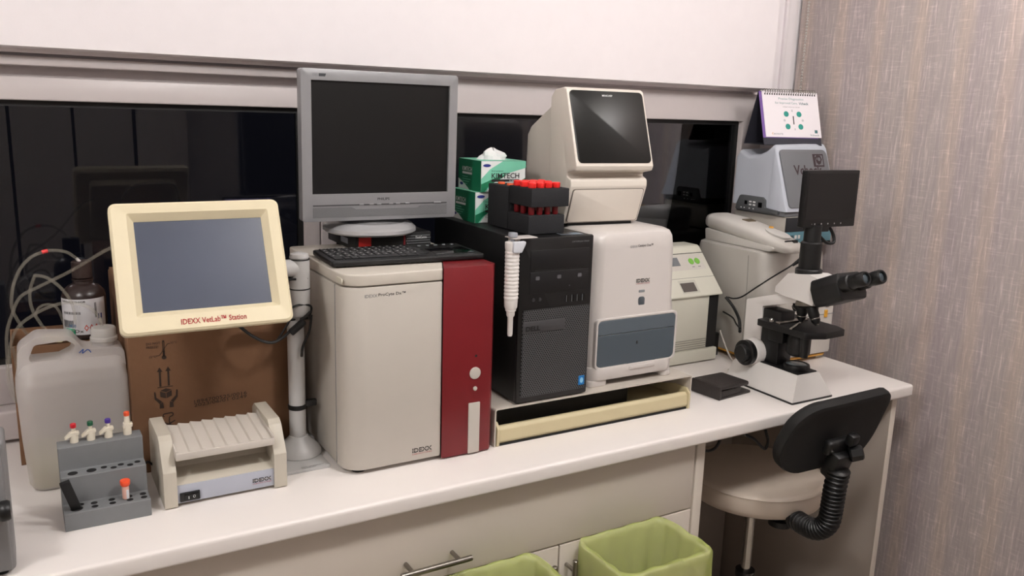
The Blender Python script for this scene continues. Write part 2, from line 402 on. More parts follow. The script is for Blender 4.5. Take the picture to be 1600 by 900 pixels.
# small desktop PC, monitor and keyboard on top of it
PT = .396
tp = thing('mini_computer', 'small flat black desktop computer under the silver monitor', 'computer', (.705, 1.765, PT))
part('case', bx(.616, .794, 1.688, 1.865, PT+.001, PT+.036, .002), black, tp)
part('front_panel', bx(.617, .793, 1.686, 1.689, PT+.002, PT+.035, .0008), black_m, tp)
bm = NB()
for i in range(16):
    for j in range(5):
        cx = .735+i*.0036+(j % 2)*.0018; cz = PT+.006+j*.0055
        cyl((cx, 1.6861, cz), (cx, 1.6854, cz), .0012, n=6, bm=bm)
part('vent_perforation', bm, grey_pl, tp, kind='stuff')
part('accent_stripe', bx(.727, .7312, 1.6848, 1.687, PT+.002, PT+.035), red, tp)
part('red_sticker', bx(.624, .652, 1.6852, 1.6862, PT+.010, PT+.029), M('sticker_red', (205, 45, 40), .5), tp, label='bright red sticker')
lettering('ThinkCentre', FR(.755, 1.6848, PT+.021), .027, .006, ink_white, tp)
part('side_label', bx(.6152, .6162, 1.73, 1.775, PT+.010, PT+.022), M('pale_label', (150, 155, 165), .6), tp)

mo = thing('monitor', 'silver 4:3 monitor with black screen on round silver foot', 'monitor', (.678, 1.69, PT+.036), local=True)
mo.rotation_euler = (R(1), 0, R(-1))
zc = .634-PT-.036    # screen centre above the foot
part('foot_disc', lathe([(.097, 0), (.102, .004), (.101, .011), (.092, .019), (.077, .023), (.073, .021), (.058, .023), (.02, .027), (.0, .027)], (-.010, .048, 0), 48), M('polished_silver', (200, 200, 202), .25, metal=.45, var=.02), mo)
part('stand_neck', prism(rpoly([(-.030, .018), (.010, .018), (.006, .10), (-.026, .10)], .004), 'y', .04, .068, .003), silver, mo)
fx0, fx1, fz0, fz1 = -.1735, .1715, zc-.171, zc+.137
part('bezel', prism(rrect(fx0, fx1, fz0, fz1, .006), 'y', -.006, .022, .004, 3, holes=[rc(-.1525, zc-.1145, .1525, zc+.1145)]), silver, mo)
part('rear_shell', prism(rrect(fx0+.006, fx1-.006, fz0+.006, fz1-.006, .02), 'y', .021, .055, .012, 3), M('dark_grey_shell', (70, 70, 73), .5), mo)
part('screen', bx(-.153, .153, 0, .003, zc-.115, zc+.115), dark_screen, mo, label='switched-off black screen')
part('speaker_grille', prism(rpoly([(-.152, fz0+.008), (.150, fz0+.008), (.150, fz0+.029), (.088, fz0+.029), (.078, fz0+.024), (-.060, fz0+.024), (-.070, fz0+.029), (-.152, fz0+.029)], .001, 1), 'y', -.0066, -.005), M('speaker_cloth', (118, 118, 120), .7, bump=.8, bscale=1800, var=.2, nscale=900), mo)
part('bezel_groove', bx(-.152, .150, -.0066, -.005, fz0+.032, fz0+.0345), M('groove_grey', (70, 70, 72), .5), mo)
for x in (-.048, -.026, -.009, .018, .034, .056): part('button', bx(x-.005, x+.005, -.0085, -.005, fz0+.0325, fz0+.0355, .0008), silver, mo)
part('power_button', bx(.118, .136, -.0088, -.005, fz0+.0322, fz0+.036, .001), silver, mo)
lettering('PHILIPS', FR(-.012, -.006, fz0+.042), .027, .0055, ink, mo, bold=.01)
lettering('150S', FR(-.150, -.006, fz1-.0145), .011, .005, ink_grey, mo)
decal([(-.137, fz1-.015), (-.124, fz1-.015), (-.122, fz1-.009), (-.137, fz1-.009)], FR(0, -.006, 0), M('badge_dark', (60, 62, 66), .4), mo, 'badge', .0003)

kb = thing('keyboard', 'slim black keyboard with touchpad lying on the white analyser', 'keyboard', (.672, 1.580, PT), R(-3.2), local=True)
kw, kd = .322, .150
part('case', prism(rrect(-kw/2, kw/2, -kd/2, kd/2, .008), 'z', .003, .0135, .003, 2), black, kb)
for sx in (-1, 1):
    for sy in (-1, 1): part('rubber_foot', bx(sx*.14-.01, sx*.14+.01, sy*.06-.004, sy*.06+.004, 0, .0035), black_m, kb)
km = None; keyh = M('key_black', (30, 30, 32), .45, var=.05)
def key(x, y, wd, dp):
    global km
    bm = bx(-wd/2, wd/2, -dp/2, dp/2, 0, .0028, .0008, 1)
    o = part('key', bm, keyh, kb); o.location = (x, y, .0132); return o
base = {}
for row in range(6):
    y = kd/2-.016-row*.0212; x = -kw/2+.010
    dp = .012 if row == 0 else .0175
    if row < 5: ws = [.0152]*13
    else: ws = [.02, .015, .015, .085, .015, .02, .02]
    if row == 2: ws = [.021]+[.0152]*12
    if row == 4: ws = [.030]+[.0152]*10+[.022]
    for wd in ws:
        if wd not in base or (wd, dp) not in base: base[(wd, dp)] = key(x+wd/2, y, wd-.0018, dp); base[wd] = 1
        else:
            c = base[(wd, dp)].copy(); C.objects.link(c); c.location = (x+wd/2, y, .0132)
        x += wd
bm = NB()
for row in range(5):
    for k in range(12):
        xx = -kw/2+.015+k*.0155+random.uniform(-.001, .001); yy = kd/2-.014-row*.0212-.002
        bm.faces.new([bm.verts.new((xx+a, yy+b, .0163)) for a, b in ((0, 0), (.003, 0), (.003, .0035), (0, .0035))])
part('key_legends', bm, ink_white, kb, kind='stuff')
part('touchpad', prism(rrect(.062, .150, -.052, .022, .004), 'z', .013, .0142, .0004), gloss_black, kb)
for x in (.075, .137): part('touchpad_button', bx(x-.02, x+.006, -.07, -.058, .013, .0144, .0005), keyh, kb)
for x in (.066, .085, .104, .123, .142): part('media_key', lathe([(.004, .013), (.004, .0146)], (x, .058, 0), 12), grey_pl, kb)

# ================================================================== COMPUTER TOWER, CHEMISTRY ANALYSER AND THEIR RISER
rs = thing('equipment_riser', 'low beige metal riser bench under the black tower', 'riser', (1.108, 1.62, 0))
metal_beige = M('riser_paint', (196, 188, 178), .4, var=.03)
bm = NB(); pr = []
x0, x1, zt = .834, 1.384, .085
outer = rpoly([(x0, 0), (x0, zt), (x1, zt), (x1, 0)], [0, .006, .006, 0], 4); inner = rpoly([(x0+.003, 0), (x0+.003, zt-.003), (x1-.003, zt-.003), (x1-.003, 0)], [0, .004, .004, 0], 4)
part('shell', prism(outer+inner[::-1], 'y', 1.447, 1.865), metal_beige, rs)
part('rear_panel', bx(x0+.004, x1-.004, 1.858, 1.863, .002, zt-.004), metal_beige, rs)
dt = thing('cream_tray', 'cream plastic tray lying in the riser under the tower', 'tray', (1.11, 1.6, 0))
prof = rpoly([(1.452, .004), (1.447, .012), (1.449, .036), (1.456, .042), (1.466, .040), (1.50, .020), (1.78, .018), (1.78, .004)], [.002, .004, .006, .003, .002, 0, 0, 0], 3)
part('tray_body', prism(prof, 'x', .846, 1.376, .001, 1), M('yellowed_plastic', (200, 188, 152), .45, var=.03), dt)
endp = rpoly([(1.446, .0), (1.444, .040), (1.456, .052), (1.50, .050), (1.56, .034), (1.78, .030), (1.78, 0)], [.003, .008, .006, .01, 0, 0, 0], 3)
for a, b in ((.8395, .8462), (1.3758, 1.3812)): part('end_cheek', prism(endp, 'x', a, b, .001, 1), MATS['yellowed_plastic'], dt)
part('bottom_lip', bx(.848, 1.374, 1.449, 1.47, 0, .0045), black_m, dt)

bc = thing('black_case', 'flat black case lying inside the cream tray under the tower', 'case', (1.03, 1.64, .0205))
part('case_body', bx(.852, 1.235, 1.505, 1.775, .0205, .074, .003), black_m, bc)
part('case_front', bx(.856, 1.231, 1.502, 1.506, .0225, .072, .001), black_m, bc)
dl = thing('computer_tower', 'black desktop tower computer with mesh front on the riser', 'computer', (.976, 1.66, .085))
x0, x1, z0, z1 = .884, 1.069, .085, .445
part('case', bx(x0+.001, x1-.001, 1.457, 1.862, z0+.004, z1-.001, .003), M('tower_black', (12, 12, 13), .45, var=.1), dl)
for x in (x0+.02, x1-.02):
    for y in (1.49, 1.83): part('foot', bx(x-.012, x+.012, y-.012, y+.012, z0, z0+.006), black_m, dl)
part('front_bezel', prism(rrect(x0, x1, z0+.003, z1, .004), 'y', 1.449, 1.459, .003, 2), MATS['tower_black'], dl)
# perforated mesh front: brick-offset hexagonal holes
gx0, gx1, gz0, gz1 = .894, 1.0665, .101, .292
part('grille_backing', bx(gx0, gx1, 1.4484, 1.4494, gz0, gz1), M('pit_black', (6, 6, 6), .9, var=0), dl)
bm = NB(); nc, nr = 30, 46; cw = (gx1-gx0)/nc; ch = (gz1-gz0)/nr
for j in range(nr):
    for i in range(-1, nc):
        a = gx0+(i+(.5 if j % 2 else 0))*cw; b = a+cw; lo_ = max(a, gx0); hi_ = min(b, gx1)
        if hi_-lo_ < cw*.6: continue
        zb = gz0+j*ch; zz = zb+ch; mx = (lo_+hi_)/2
        ou = [(lo_, zb), (mx, zb), (hi_, zb), (hi_, zz), (mx, zz), (lo_, zz)]
        hw = (hi_-lo_)/2*.66; hh = ch*.30; zm = (zb+zz)/2
        inn = [(mx-hw*.72, zm-hh), (mx, zm-hh), (mx+hw*.72, zm-hh), (mx+hw*.72, zm+hh), (mx, zm+hh), (mx-hw*.72, zm+hh)]
        vo = [bm.verts.new((p[0], 1.4475, p[1])) for p in ou]; vi = [bm.verts.new((p[0], 1.4478, p[1])) for p in inn]
        for k in range(6): bm.faces.new((vo[k], vo[(k+1) % 6], vi[(k+1) % 6], vi[k]))
part('mesh_grille', bm, M('grille_grey', (78, 78, 80), .45, metal=.2, var=.05), dl, kind='stuff')
part('badge_plate', bx(.8955, 1.002, 1.4462, 1.4485, .2425, .2660, .001), M('plate_grey', (70, 70, 72), .4, metal=.2), dl)
lettering('DELL', FR(.902, 1.4461, .2465), .036, .0105, M('logo_dark', (20, 20, 22), .3), dl, bold=.03)
part('sticker', bx(1.045, 1.060, 1.4462, 1.4476, .109, .130), M('sticker_blue', (30, 120, 190), .3), dl, label='small blue sticker')
decal(circ(1.0525, .1195, .0045, 16, .0065), FR(0, 1.4462, 0), M('sticker_light', (150, 205, 235), .3), dl, 'sticker_mark')
part('drive_bay_door', bx(.910, 1.058, 1.4478, 1.4495, .326, .372, .0008), M('bay_black', (20, 20, 22), .4), dl)
part('card_bay', bx(.910, 1.058, 1.4480, 1.4495, .377, .418, .0008), MATS['bay_black'], dl)
for x in (.928, .982, 1.035): decal(rrect(x-.005, x+.005, .355, .363, .002, 2), FR(0, 1.4478, 0), M('icon_grey', (88, 88, 92), .4), dl, 'icon')
for k in range(4):
    q = part('usb_port', bx(1.003+k*.0138, 1.0085+k*.0138, 1.4480, 1.4496, .302, .3165), gloss_black, dl)
    part('port_rim', bx(1.003+k*.0138, 1.0038+k*.0138, 1.4474, 1.4482, .302, .3165), grey_pl, q)
for x in (.920, .936): part('audio_jack', lathe([(.004, 0), (.004, .0012), (.002, .0013)], (x, 1.4490, .313), 12, axis=(0, -1, 0)), M('jack_grey', (45, 45, 48), .4), dl)
part('slim_drive_eject', bx(1.008, 1.011, 1.4472, 1.448, .337, .339), MATS['icon_grey'], dl)
lettering('OPTIPLEX 7020', FR(1.012, 1.4488, .4305), .044, .0032, ink_grey, dl)

ch = thing('chemistry_analyser', 'tall white chemistry analyser with dark grey drawer on the riser', 'analyser', (1.22, 1.67, .085))
X0, X1, YC = 1.094, 1.346, 1.476
def ring(x0, x1, y0, y1, z, rad): return [(p.x, p.y, z) for p in rrect(x0, x1, y0, y1, rad, 6)]
L = [ring(X0+.002, X1-.002, YC+.002, 1.855, .098, .028), ring(X0, X1, YC, 1.858, .102, .03), ring(X0, X1, YC, 1.858, .255, .03), ring(X0+.001, X1-.001, YC+.004, 1.858, .275, .03),
     ring(X0+.003, X1-.004, YC+.006, 1.857, .40, .032), ring(X0+.004, X1-.006, YC+.008, 1.856, .425, .034), ring(X0+.008, X1-.010, YC+.013, 1.852, .436, .034), ring(X0+.018, X1-.02, YC+.025, 1.845, .4415, .03)]
part('body', loft(L), pl_white2, ch, ang=40)
part('base_lip', prism(rpoly([(X0-.001, 1.60), (X0-.001, YC-.006), (X1+.001, YC-.006), (X1+.001, 1.60)], [0, .032, .032, 0], 6), 'z', .099, .131, .004, 2), pl_white2, ch)
for xa, xb in ((X0, X0+.055), (X1-.036, X1-.004)): part('foot', prism(rrect(xa, xb, YC-.002, 1.56, .012), 'z', .085, .10, .002), pl_white2, ch)
part('rear_foot', bx(X0+.01, X1-.01, 1.80, 1.84, .085, .099), pl_white2, ch)
slate = M('slate_plastic', (74, 84, 92), .42, var=.03); slate2 = M('slate_upper', (86, 96, 104), .4, var=.03)
part('drawer_surround', prism(rrect(1.106, 1.346, .126, .246, .012), 'y', YC-.004, YC+.02, .002, holes=[rrect(1.112, 1.340, .131, .2405, .010)]), pl_white2, ch)
part('drawer_front', prism(rpoly([(1.112, .131), (1.199, .131), (1.204, .1255), (1.280, .1255), (1.286, .131), (1.340, .131), (1.340, .2055), (1.112, .2055)], [.012, 0, 0, 0, 0, .012, 0, 0], 4), 'y', YC-.003, YC+.02, .0008, 1), slate, ch, label='dark slate grey drawer front')
part('drawer_flap', prism(rpoly([(1.112, .2068), (1.340, .2068), (1.340, .2405), (1.112, .2405)], [0, 0, .01, .01], 4), 'y', YC-.0036, YC+.02, .0012, 1), slate2, ch)
part('drawer_pull', prism(rpoly([(1.203, .117), (1.283, .117), (1.279, .1255), (1.206, .1255)], .002, 2), 'y', YC-.0085, YC, .001), pl_white2, ch)
part('latch_hole', prism(circ(1.226, .180, .0022, 10, .004), 'y', YC-.0042, YC), ink, ch)
part('status_led', prism(rrect(1.228, 1.246, .297, .303, .0025), 'y', YC+.0035, YC+.008, .0008), grey_pl, ch)
part('power_button', prism(rrect(1.228, 1.2465, .2635, .287, .006), 'y', YC+.0025, YC+.01, .001), M('button_slate', (78, 84, 90), .35), ch)
lettering('IDEXX', FR(1.197, YC+.0055, .403), .020, .0058, ink_grey, ch)
lettering('Catalyst One™', FR(1.219, YC+.0055, .403), .044, .0075, ink, ch, bold=.01)
idexx_logo(1.219, YC+.0043, .317, .040, ch)
part('side_flare', prism(rpoly([(1.56, .0855), (1.56, .15), (1.60, .19), (1.70, .19), (1.70, .0855)], .004), 'x', X1-.002, X1+.022, .004), pl_beige, ch)

# touchscreen analyser standing on the chemistry analyser
mc = thing('touchscreen_analyser', 'beige tabletop analyser with sloping black touchscreen standing on the white analyser', 'analyser', (1.194, 1.58, .4415), R(-3.3), local=True)
def yz(l): return [(y-1.58, z-.4415) for y, z in l]
shell = rpoly(yz([(1.598, .449), (1.566, .535), (1.567, .551), (1.585, .558), (1.583, .566), (1.549, .573), (1.545, .584), (1.604, .752), (1.614, .7575), (1.655, .752), (1.672, .735), (1.668, .447), (1.61, .4445)]),
              [.004, .012, .008, .005, .005, .005, .004, .004, .006, .012, .012, .004, .003], 4)
pl_mini = M('mini_beige', (222, 214, 203), .42, var=.02)
part('front_shell', prism(shell, 'x', -.106, .106, .006, 3), pl_mini, mc)
rear = rpoly(yz([(1.665, .722), (1.775, .665), (1.792, .645), (1.80, .455), (1.665, .4465)]), [0, .003, .006, .006, 0], 4)
part('rear_housing', prism(rear, 'x', -.100, .100, .004, 2), M('mini_rear', (205, 198, 188), .45, var=.02), mc)
part('base', bx(-.09, .09, .02, .215, 0, .012), black_m, mc)
sm = Matrix.Translation((0, -.0035, .2285)) @ Matrix.Rotation(R(-19.4), 4, 'X')
t = prism(rrect(-.100, .100, -.085, .085, .010), 'y', -.0035, .004, .0008); xf(t, sm)
scr = part('touchscreen', t, M('touch_glass', (24, 24, 23), .3, var=0, spec=.3), mc, label='glossy black touchscreen')
lettering('MINICHEP', sm @ FR(-.014, -.0038, .0715), .028, .0045, ink_white, scr, bold=.01)
pm = Matrix.Translation((0, -.0005, .049)) @ Matrix.Rotation(R(18.5), 4, 'X')
t = prism(rrect(-.097, .097, -.041, .040, .006), 'y', -.0017, .003, .0006); xf(t, pm); part('reagent_door', t, pl_mini, mc)
t = prism(rrect(-.0985, .0985, -.0425, .0415, .0065), 'y', -.0010, .003); xf(t, pm); part('door_gap', t, M('gap_shadow', (120, 112, 104), .6), mc)
for sx in (-.08, .08): part('foot', lathe([(.012, 0), (.012, .006)], (sx, .05, 0), 14), black_m, mc)

# tissue boxes on the tower
kgreen = M('carton_green', (16, 112, 76), .5, var=.05); kmint = M('carton_mint', (120, 200, 170), .5, var=.05); kwhite = M('carton_white', (232, 236, 234), .5, var=.02); kblue = M('print_blue', (40, 50, 130), .5)
def tissue_box(x, y, z, rz, label, open_):
    t = thing('tissue_box', label, 'tissue box', (x, y, z), rz, 'wiper tissue boxes', local=True)
    W, D, H = .115, .122, .0705
    part('carton', bx(0, W, 0, D, 0, H, .001, 1), kwhite, t)
    lf = LF(-.0003, 0, 0)     # left end panel: runs to -y
    decal(rc(-D, 0, 0, H), lf, kgreen, t, 'end_print')
    decal([(-D, 0), (-.060, 0), (-.085, .012), (-D, .024)], lf, kwhite, t, 'end_corner', .0004)
    lettering('KIMTECH', lf @ Matrix.Translation((-D+.022, .043, .0003)), .052, .0105, kwhite, t, bold=.01)
    decal(rc(-D+.022, .036, -D+.074, .041), lf, kwhite, t, 'end_band', .0004)
    for k, wd in enumerate((.03, .045, .038, .028)): decal(rc(-D+.022, .029-k*.0055, -D+.022+wd, .0305-k*.0055), lf, kmint, t, 'end_small_print', .0004)
    decal(circ(-D+.018, .012, .009, 12, .0035), lf, kblue, t, 'end_badge', .0006)
    fr = FR(0, -.0003, 0)
    decal([(0, 0), (.012, 0), (.030, .022), (.065, .042), (W, .055), (W, H), (.055, H), (.022, .052), (0, .030)], fr, kmint, t, 'mint_swoosh')
    decal([(0, 0), (.008, 0), (.022, .016), (.055, .033), (.070, .042), (.030, .030), (0, .018)], fr, kgreen, t, 'green_swoosh', .0004)
    decal([(.090, 0), (W, 0), (W, .032), (.100, .024)], fr, kgreen, t, 'green_corner', .0004)
    lettering('KIMTECH', fr @ Matrix.Translation((.026, .031, .0005)), .072, .0125, ink, t, bold=.012)
    lettering('Kimwipes', fr @ Matrix.Translation((.026, .0455, .0005)), .030, .0045, ink, t)
    decal(rc(.026, .0235, .098, .029), fr, ink, t, 'black_band', .0005)
    lettering('SCIENCE', fr @ Matrix.Translation((.072, .0243, .0007)), .024, .0035, kwhite, t)
    lettering('Delicate Task Wipers\nEssuyeurs pour tâches délicates', fr @ Matrix.Translation((.026, .0105, .0005)), .058, .0095, ink, t)
    decal(circ(.014, .0605, .010, 14, .0035), fr, kblue, t, 'blue_badge', .0005)
    tp_ = TP(0, 0, H+.0003); decal(rc(0, 0, W, D), tp_, kmint, t, 'top_print')
    decal(circ(W/2, D/2, .038, 20, .026), tp_, kwhite, t, 'slot_film', .0004)
    if open_:
        bm = NB(); rr = random.Random(3); Ls = []
        for k, (zz, sc) in enumerate(((0, 1), (.008, .95), (.015, .8), (.020, .45), (.0225, .15))):
            Ls.append([(W/2+math.cos(a)*.034*sc*(1+.25*math.sin(3*a+k)), D/2+math.sin(a)*.017*sc*(1+.3*math.cos(4*a+k*1.7)), H+.0005+zz*(1+.25*math.sin(2*a))) for a in [2*math.pi*i/18 for i in range(18)]])
        part('tissue', loft(Ls), M('tissue_paper', (240, 240, 240), .9, var=.02, bump=.4, bscale=60), t, label='crumpled white tissue poking out')
    return t
tissue_box(.906, 1.69, .445, R(-1.0), 'green and white wiper box at the bottom of the stack on the tower', False)
tissue_box(.917, 1.685, .516, R(-2.5), 'green and white wiper box with tissue poking out, topmost of its stack', True)

# foam tube racks with red-capped tubes on the tower
foam = M('black_foam', (48, 48, 50), .95, var=.15, nscale=500, bump=.6, bscale=700, spec=.1)
redcap = M('red_cap', (235, 45, 42), .35, var=.03); tube_red = M('dark_red_tube', (120, 25, 30), .3, var=.05)
f1 = mesh_thing('foam_rack', bx(.925, 1.016, 1.487, 1.575, .4455, .4855, .002), foam, 'dark grey foam tube rack lying flat on the tower', 'rack', 'foam tube racks')
f2 = mesh_thing('foam_rack', bx(.927, 1.022, 1.481, 1.575, .5035, .5425, .002), foam, 'dark grey foam rack resting on red tubes', 'rack', 'foam tube racks')
f3 = mesh_thing('foam_rack', bx(.925, 1.0, 1.577, 1.665, .4455, .539, .002), foam, 'tall dark grey foam rack holding orange caps behind the red tubes', 'rack', 'foam tube racks')
caps = [(x, y) for y in (1.500, 1.532, 1.559) for x in (.939, .959, .979, .999)]
tb0 = thing('sample_tube', 'red-capped sample tube standing in foam rack on the tower', 'tube', (caps[0][0], caps[0][1], .4856), 0, 'red-capped sample tubes', local=True)
part('glass_body', lathe([(.0055, 0), (.0068, .003), (.0068, .0575), (.006, .058)], (0, 0, 0), 14), tube_red, tb0)
cp = part('cap', lathe([(.0085, .0572), (.0092, .059), (.0092, .0670), (.008, .0685), (.003, .0665), (0, .0665)], (0, 0, 0), 16), redcap, tb0)
for x, y in caps[1:]:
    c = tb0.copy(); C.objects.link(c); c.location = (x, y, .4856+CT)
    for q in tb0.children: e = q.copy(); C.objects.link(e); e.parent = c
orange = M('orange_cap', (230, 95, 50), .4)
for x, y in ((.945, 1.60), (.945, 1.64), (.975, 1.60)):
    mesh_thing('orange_sample_tube', lathe([(.006, .5300), (.006, .5390), (.008, .5392), (.0082, .542), (.0075, .5435), (0, .5435)], (x, y, 0), 16), orange, 'orange-capped tube just showing in the tall foam rack', 'tube', 'orange caps in foam rack')
cd = thing('card', 'small printed card lying on the front of the tower', 'card', (1.02, 1.466, .4455), R(-8), local=True)
part('card_sheet', bx(-.028, .026, -.008, .014, 0, .0012), M('card_grey', (120, 128, 135), .3), cd)
decal(rc(-.026, -.006, -.004, .012), TP(0, 0, .0013), M('card_dark', (60, 62, 66), .3), cd, 'card_print')
decal(rc(.0, -.006, .02, .012), TP(0, 0, .0013), M('card_blue', (95, 120, 140), .3), cd, 'card_photo')

# pipette hanging on a clip at the corner of the tower
pp = thing('pipette', 'white single-channel pipette hanging at the corner of the black tower', 'pipette', (.858, 1.437, .245), local=True)
wp = M('pipette_white', (228, 224, 220), .35, var=.02)
prof = [(.0115, .058), (.0135, .062), (.0140, .075)]
for k in range(13): prof += [(.0140, .078+k*.0078), (.0150, .080+k*.0078), (.0150, .0828+k*.0078), (.0140, .0848+k*.0078)]
prof += [(.0150, .183), (.0155, .19), (.0155, .196), (.009, .198)]
part('grip', lathe(prof, (0, 0, 0), 24), wp, pp)
part('tip_cone', lathe([(.0045, 0), (.0055, .004), (.0058, .040), (.0085, .044), (.0088, .052), (.0110, .054), (.0112, .060)], (0, 0, 0), 20), wp, pp)
part('plunger', lathe([(.005, .196), (.005, .206), (.0095, .207), (.0100, .212), (.0088, .2155), (.003, .216), (0, .216)], (0, 0, 0), 20), M('plunger_grey', (150, 153, 160), .35), pp)
part('finger_hook', prism(rpoly([(-.008, .176), (.012, .176), (.020, .192), (.022, .199), (-.008, .199)], .004), 'y', -.019, -.009, .002), M('hook_white', (205, 208, 214), .35), pp)
part('hanger_clip', bx(-.006, .052, -.012, .022, .2035, .2055, .0006), pl_white2, pp)
part('hanger_leg', bx(.002, .028, .0145, .022, .195, .205, .0008), pl_white2, pp)

# ================================================================== LEFT END: CARTONS, JUG, BOTTLE, TUBING
bbx = thing('carton', 'large brown carton with handling symbols behind the cream touchscreen', 'box', (.30, 1.78, 0))
part('carton_body', bx(.1565, .460, 1.631, 1.925, 0, .349, .004, 2), card, bbx)
for x0_, x1_ in ((.1585, .458),):
    part('lid_flap', bx(x0_, x1_, 1.633, 1.776, .3492, .352, .001), card, bbx); part('lid_flap', bx(x0_, x1_, 1.779, 1.922, .3492, .352, .001), card, bbx)
fr = FR(0, 1.6306, 0)
# thermometer
decals([seg2((.2165, .230), (.2165, .2575), .0012), seg2((.2190, .230), (.2190, .2575), .0012), circ(.2178, .258, .0018, 10), circ(.2178, .2265, .0042, 14), rc(.2166, .228, .2190, .240),
        seg2((.204, .2305), (.210, .231), .0011), seg2((.210, .231), (.2245, .2515), .0011), seg2((.2245, .2515), (.229, .2525), .0011)], fr, ink_brown, bbx, 'thermometer_symbol')
lettering('DO NOT\nFREEZE!', fr @ Matrix.Translation((.188, .246, 0)), .0245, .0115, ink_brown, bbx)
lettering('35°C', fr @ Matrix.Translation((.230, .2515, 0)), .012, .0042, ink_brown, bbx); lettering('15°C', fr @ Matrix.Translation((.192, .2275, 0)), .012, .0042, ink_brown, bbx)
arrows = [rc(.2035, .1675, .2305, .1690)]
for x in (.2085, .2235): arrows += [rc(x-.0017, .1700, x+.0017, .200), [(x-.005, .199), (x+.005, .199), (x, .2075)]]
decals(arrows, fr, ink_brown, bbx, 'this_way_up_symbol')
cx = .2175; H = [[(cx, .1655), (cx-.0098, .1615), (cx, .1575), (cx+.0098, .1615)], [(cx-.0102, .1602), (cx-.0006, .1562), (cx-.0006, .1455), (cx-.0102, .1495)], [(cx+.0102, .1602), (cx+.0006, .1562), (cx+.0006, .1455), (cx+.0102, .1495)]]
for s in (-1, 1):
    H += [[(cx+s*.021, .160), (cx+s*.0185, .1605), (cx+s*.0172, .149), (cx+s*.0205, .146)], [(cx+s*.0205, .146), (cx+s*.0172, .149), (cx+s*.0075, .1395), (cx+s*.0120, .1355)], [(cx+s*.0120, .1355), (cx+s*.0062, .1385), (cx+s*.0050, .1265), (cx+s*.0125, .1265)]]
decals(H, fr, ink_brown, bbx, 'handle_with_care_symbol')
def stroke(pts, wd): return [seg2(a, b, wd) for a, b in zip(pts, pts[1:])]
hk = [(.212, .1085), (.210, .1115), (.2115, .1145), (.226, .1155), (.2285, .113), (.2275, .1095), (.2215, .1075), (.2205, .099), (.2225, .089), (.2265, .0845), (.2255, .079), (.2205, .0765), (.216, .079), (.2155, .083)]
decals(stroke(hk, .0022)+[seg2((.209, .088), (.231, .099), .0022), seg2((.209, .0985), (.231, .0875), .0022)], fr, ink_brown, bbx, 'no_hooks_symbol')
sl = Matrix.Rotation(R(2.5), 4, 'Z')
lettering('1894700525/0016', fr @ Matrix.Translation((.2675, .1270, 0)) @ sl, .100, .0070, ink_brown, bbx); lettering('2023/06/01 0249', fr @ Matrix.Translation((.2670, .1200, 0)) @ sl, .100, .0065, ink_brown, bbx)

lbx = thing('carton', 'low brown carton behind the white jug, carrying the dark bottle', 'box', (.055, 1.85, 0))
part('carton_body', prism(rc(-.03, 1.775, .143, 1.925), 'z', 0, .236, .003, holes=[rc(-.027, 1.778, .03, 1.922)]), card, lbx)
part('carton_bottom', bx(-.027, .03, 1.778, 1.922, .002, .005), card, lbx)
t = bx(-.028, .03, 0, .035, 0, .003); xf(t, Matrix.Translation((0, 1.777, .235)) @ Matrix.Rotation(R(-25), 4, 'X')); part('open_flap', t, card, lbx)

hdpe = milky_mat('milky_plastic', (242, 238, 236), .60)
jg = thing('jerrycan', 'milky white plastic jerrycan part filled with pale liquid', 'jug', (.065, 1.68, 0))
def jr(x0, x1, y0, y1, z, rr): return [(p.x, p.y, z) for p in rrect(x0, x1, y0, y1, rr, 5)]
Lj = [jr(-.005, .142, 1.635, 1.725, .0, .02), jr(-.013, .149, 1.628, 1.732, .004, .024), jr(-.018, .153, 1.624, 1.736, .014, .025), jr(-.023, .155, 1.622, 1.738, .10, .025), jr(-.026, .155, 1.622, 1.738, .195, .025),
      jr(-.024, .154, 1.627, 1.733, .206, .024), jr(-.019, .153, 1.645, 1.715, .232, .02), jr(-.015, .152, 1.652, 1.708, .238, .018)]
part('body', loft(Lj), hdpe, jg, ang=28)
topo = rpoly([(-.022, .215), (-.018, .262), (.012, .284), (.068, .279), (.084, .256), (.094, .252), (.152, .250), (.154, .215)], [0, .02, .02, .012, .012, .01, .012, 0], 5)
hole = rpoly([(-.004, .240), (.008, .269), (.060, .272), (.073, .262), (.066, .246), (.030, .230)], [.008, .008, .006, .006, .006, .006], 4)
part('handle', prism(topo, 'y', 1.650, 1.710, .010, 3, holes=[hole]), hdpe, jg, ang=50)
part('neck', lathe([(.0205, .246), (.0205, .262)], (.122, 1.68, 0), 28), hdpe, jg)
capp = [(.0215, .258), (.0235, .260), (.0235, .266), (.0215, .268), (.0215, .281), (.0195, .284), (.006, .285), (0, .285)]
part('cap', lathe(capp, (.122, 1.68, 0), 32), milky_mat('cap_plastic', (228, 226, 222), .92), jg)
part('liquid', loft([jr(-.0105, .146, 1.631, 1.729, .006, .02), jr(-.018, .152, 1.626, 1.734, .064, .022)]), M('pale_liquid', (160, 150, 92), .15, var=.02), jg, label='pale yellowish liquid')
part('marker_scribble', tube(spline([(.078, 1.6495, .247), (.085, 1.6490, .253), (.083, 1.649, .246), (.092, 1.649, .252), (.097, 1.649, .246)], 5), .0010, 5), M('marker_blue', (70, 100, 170), .6), jg)

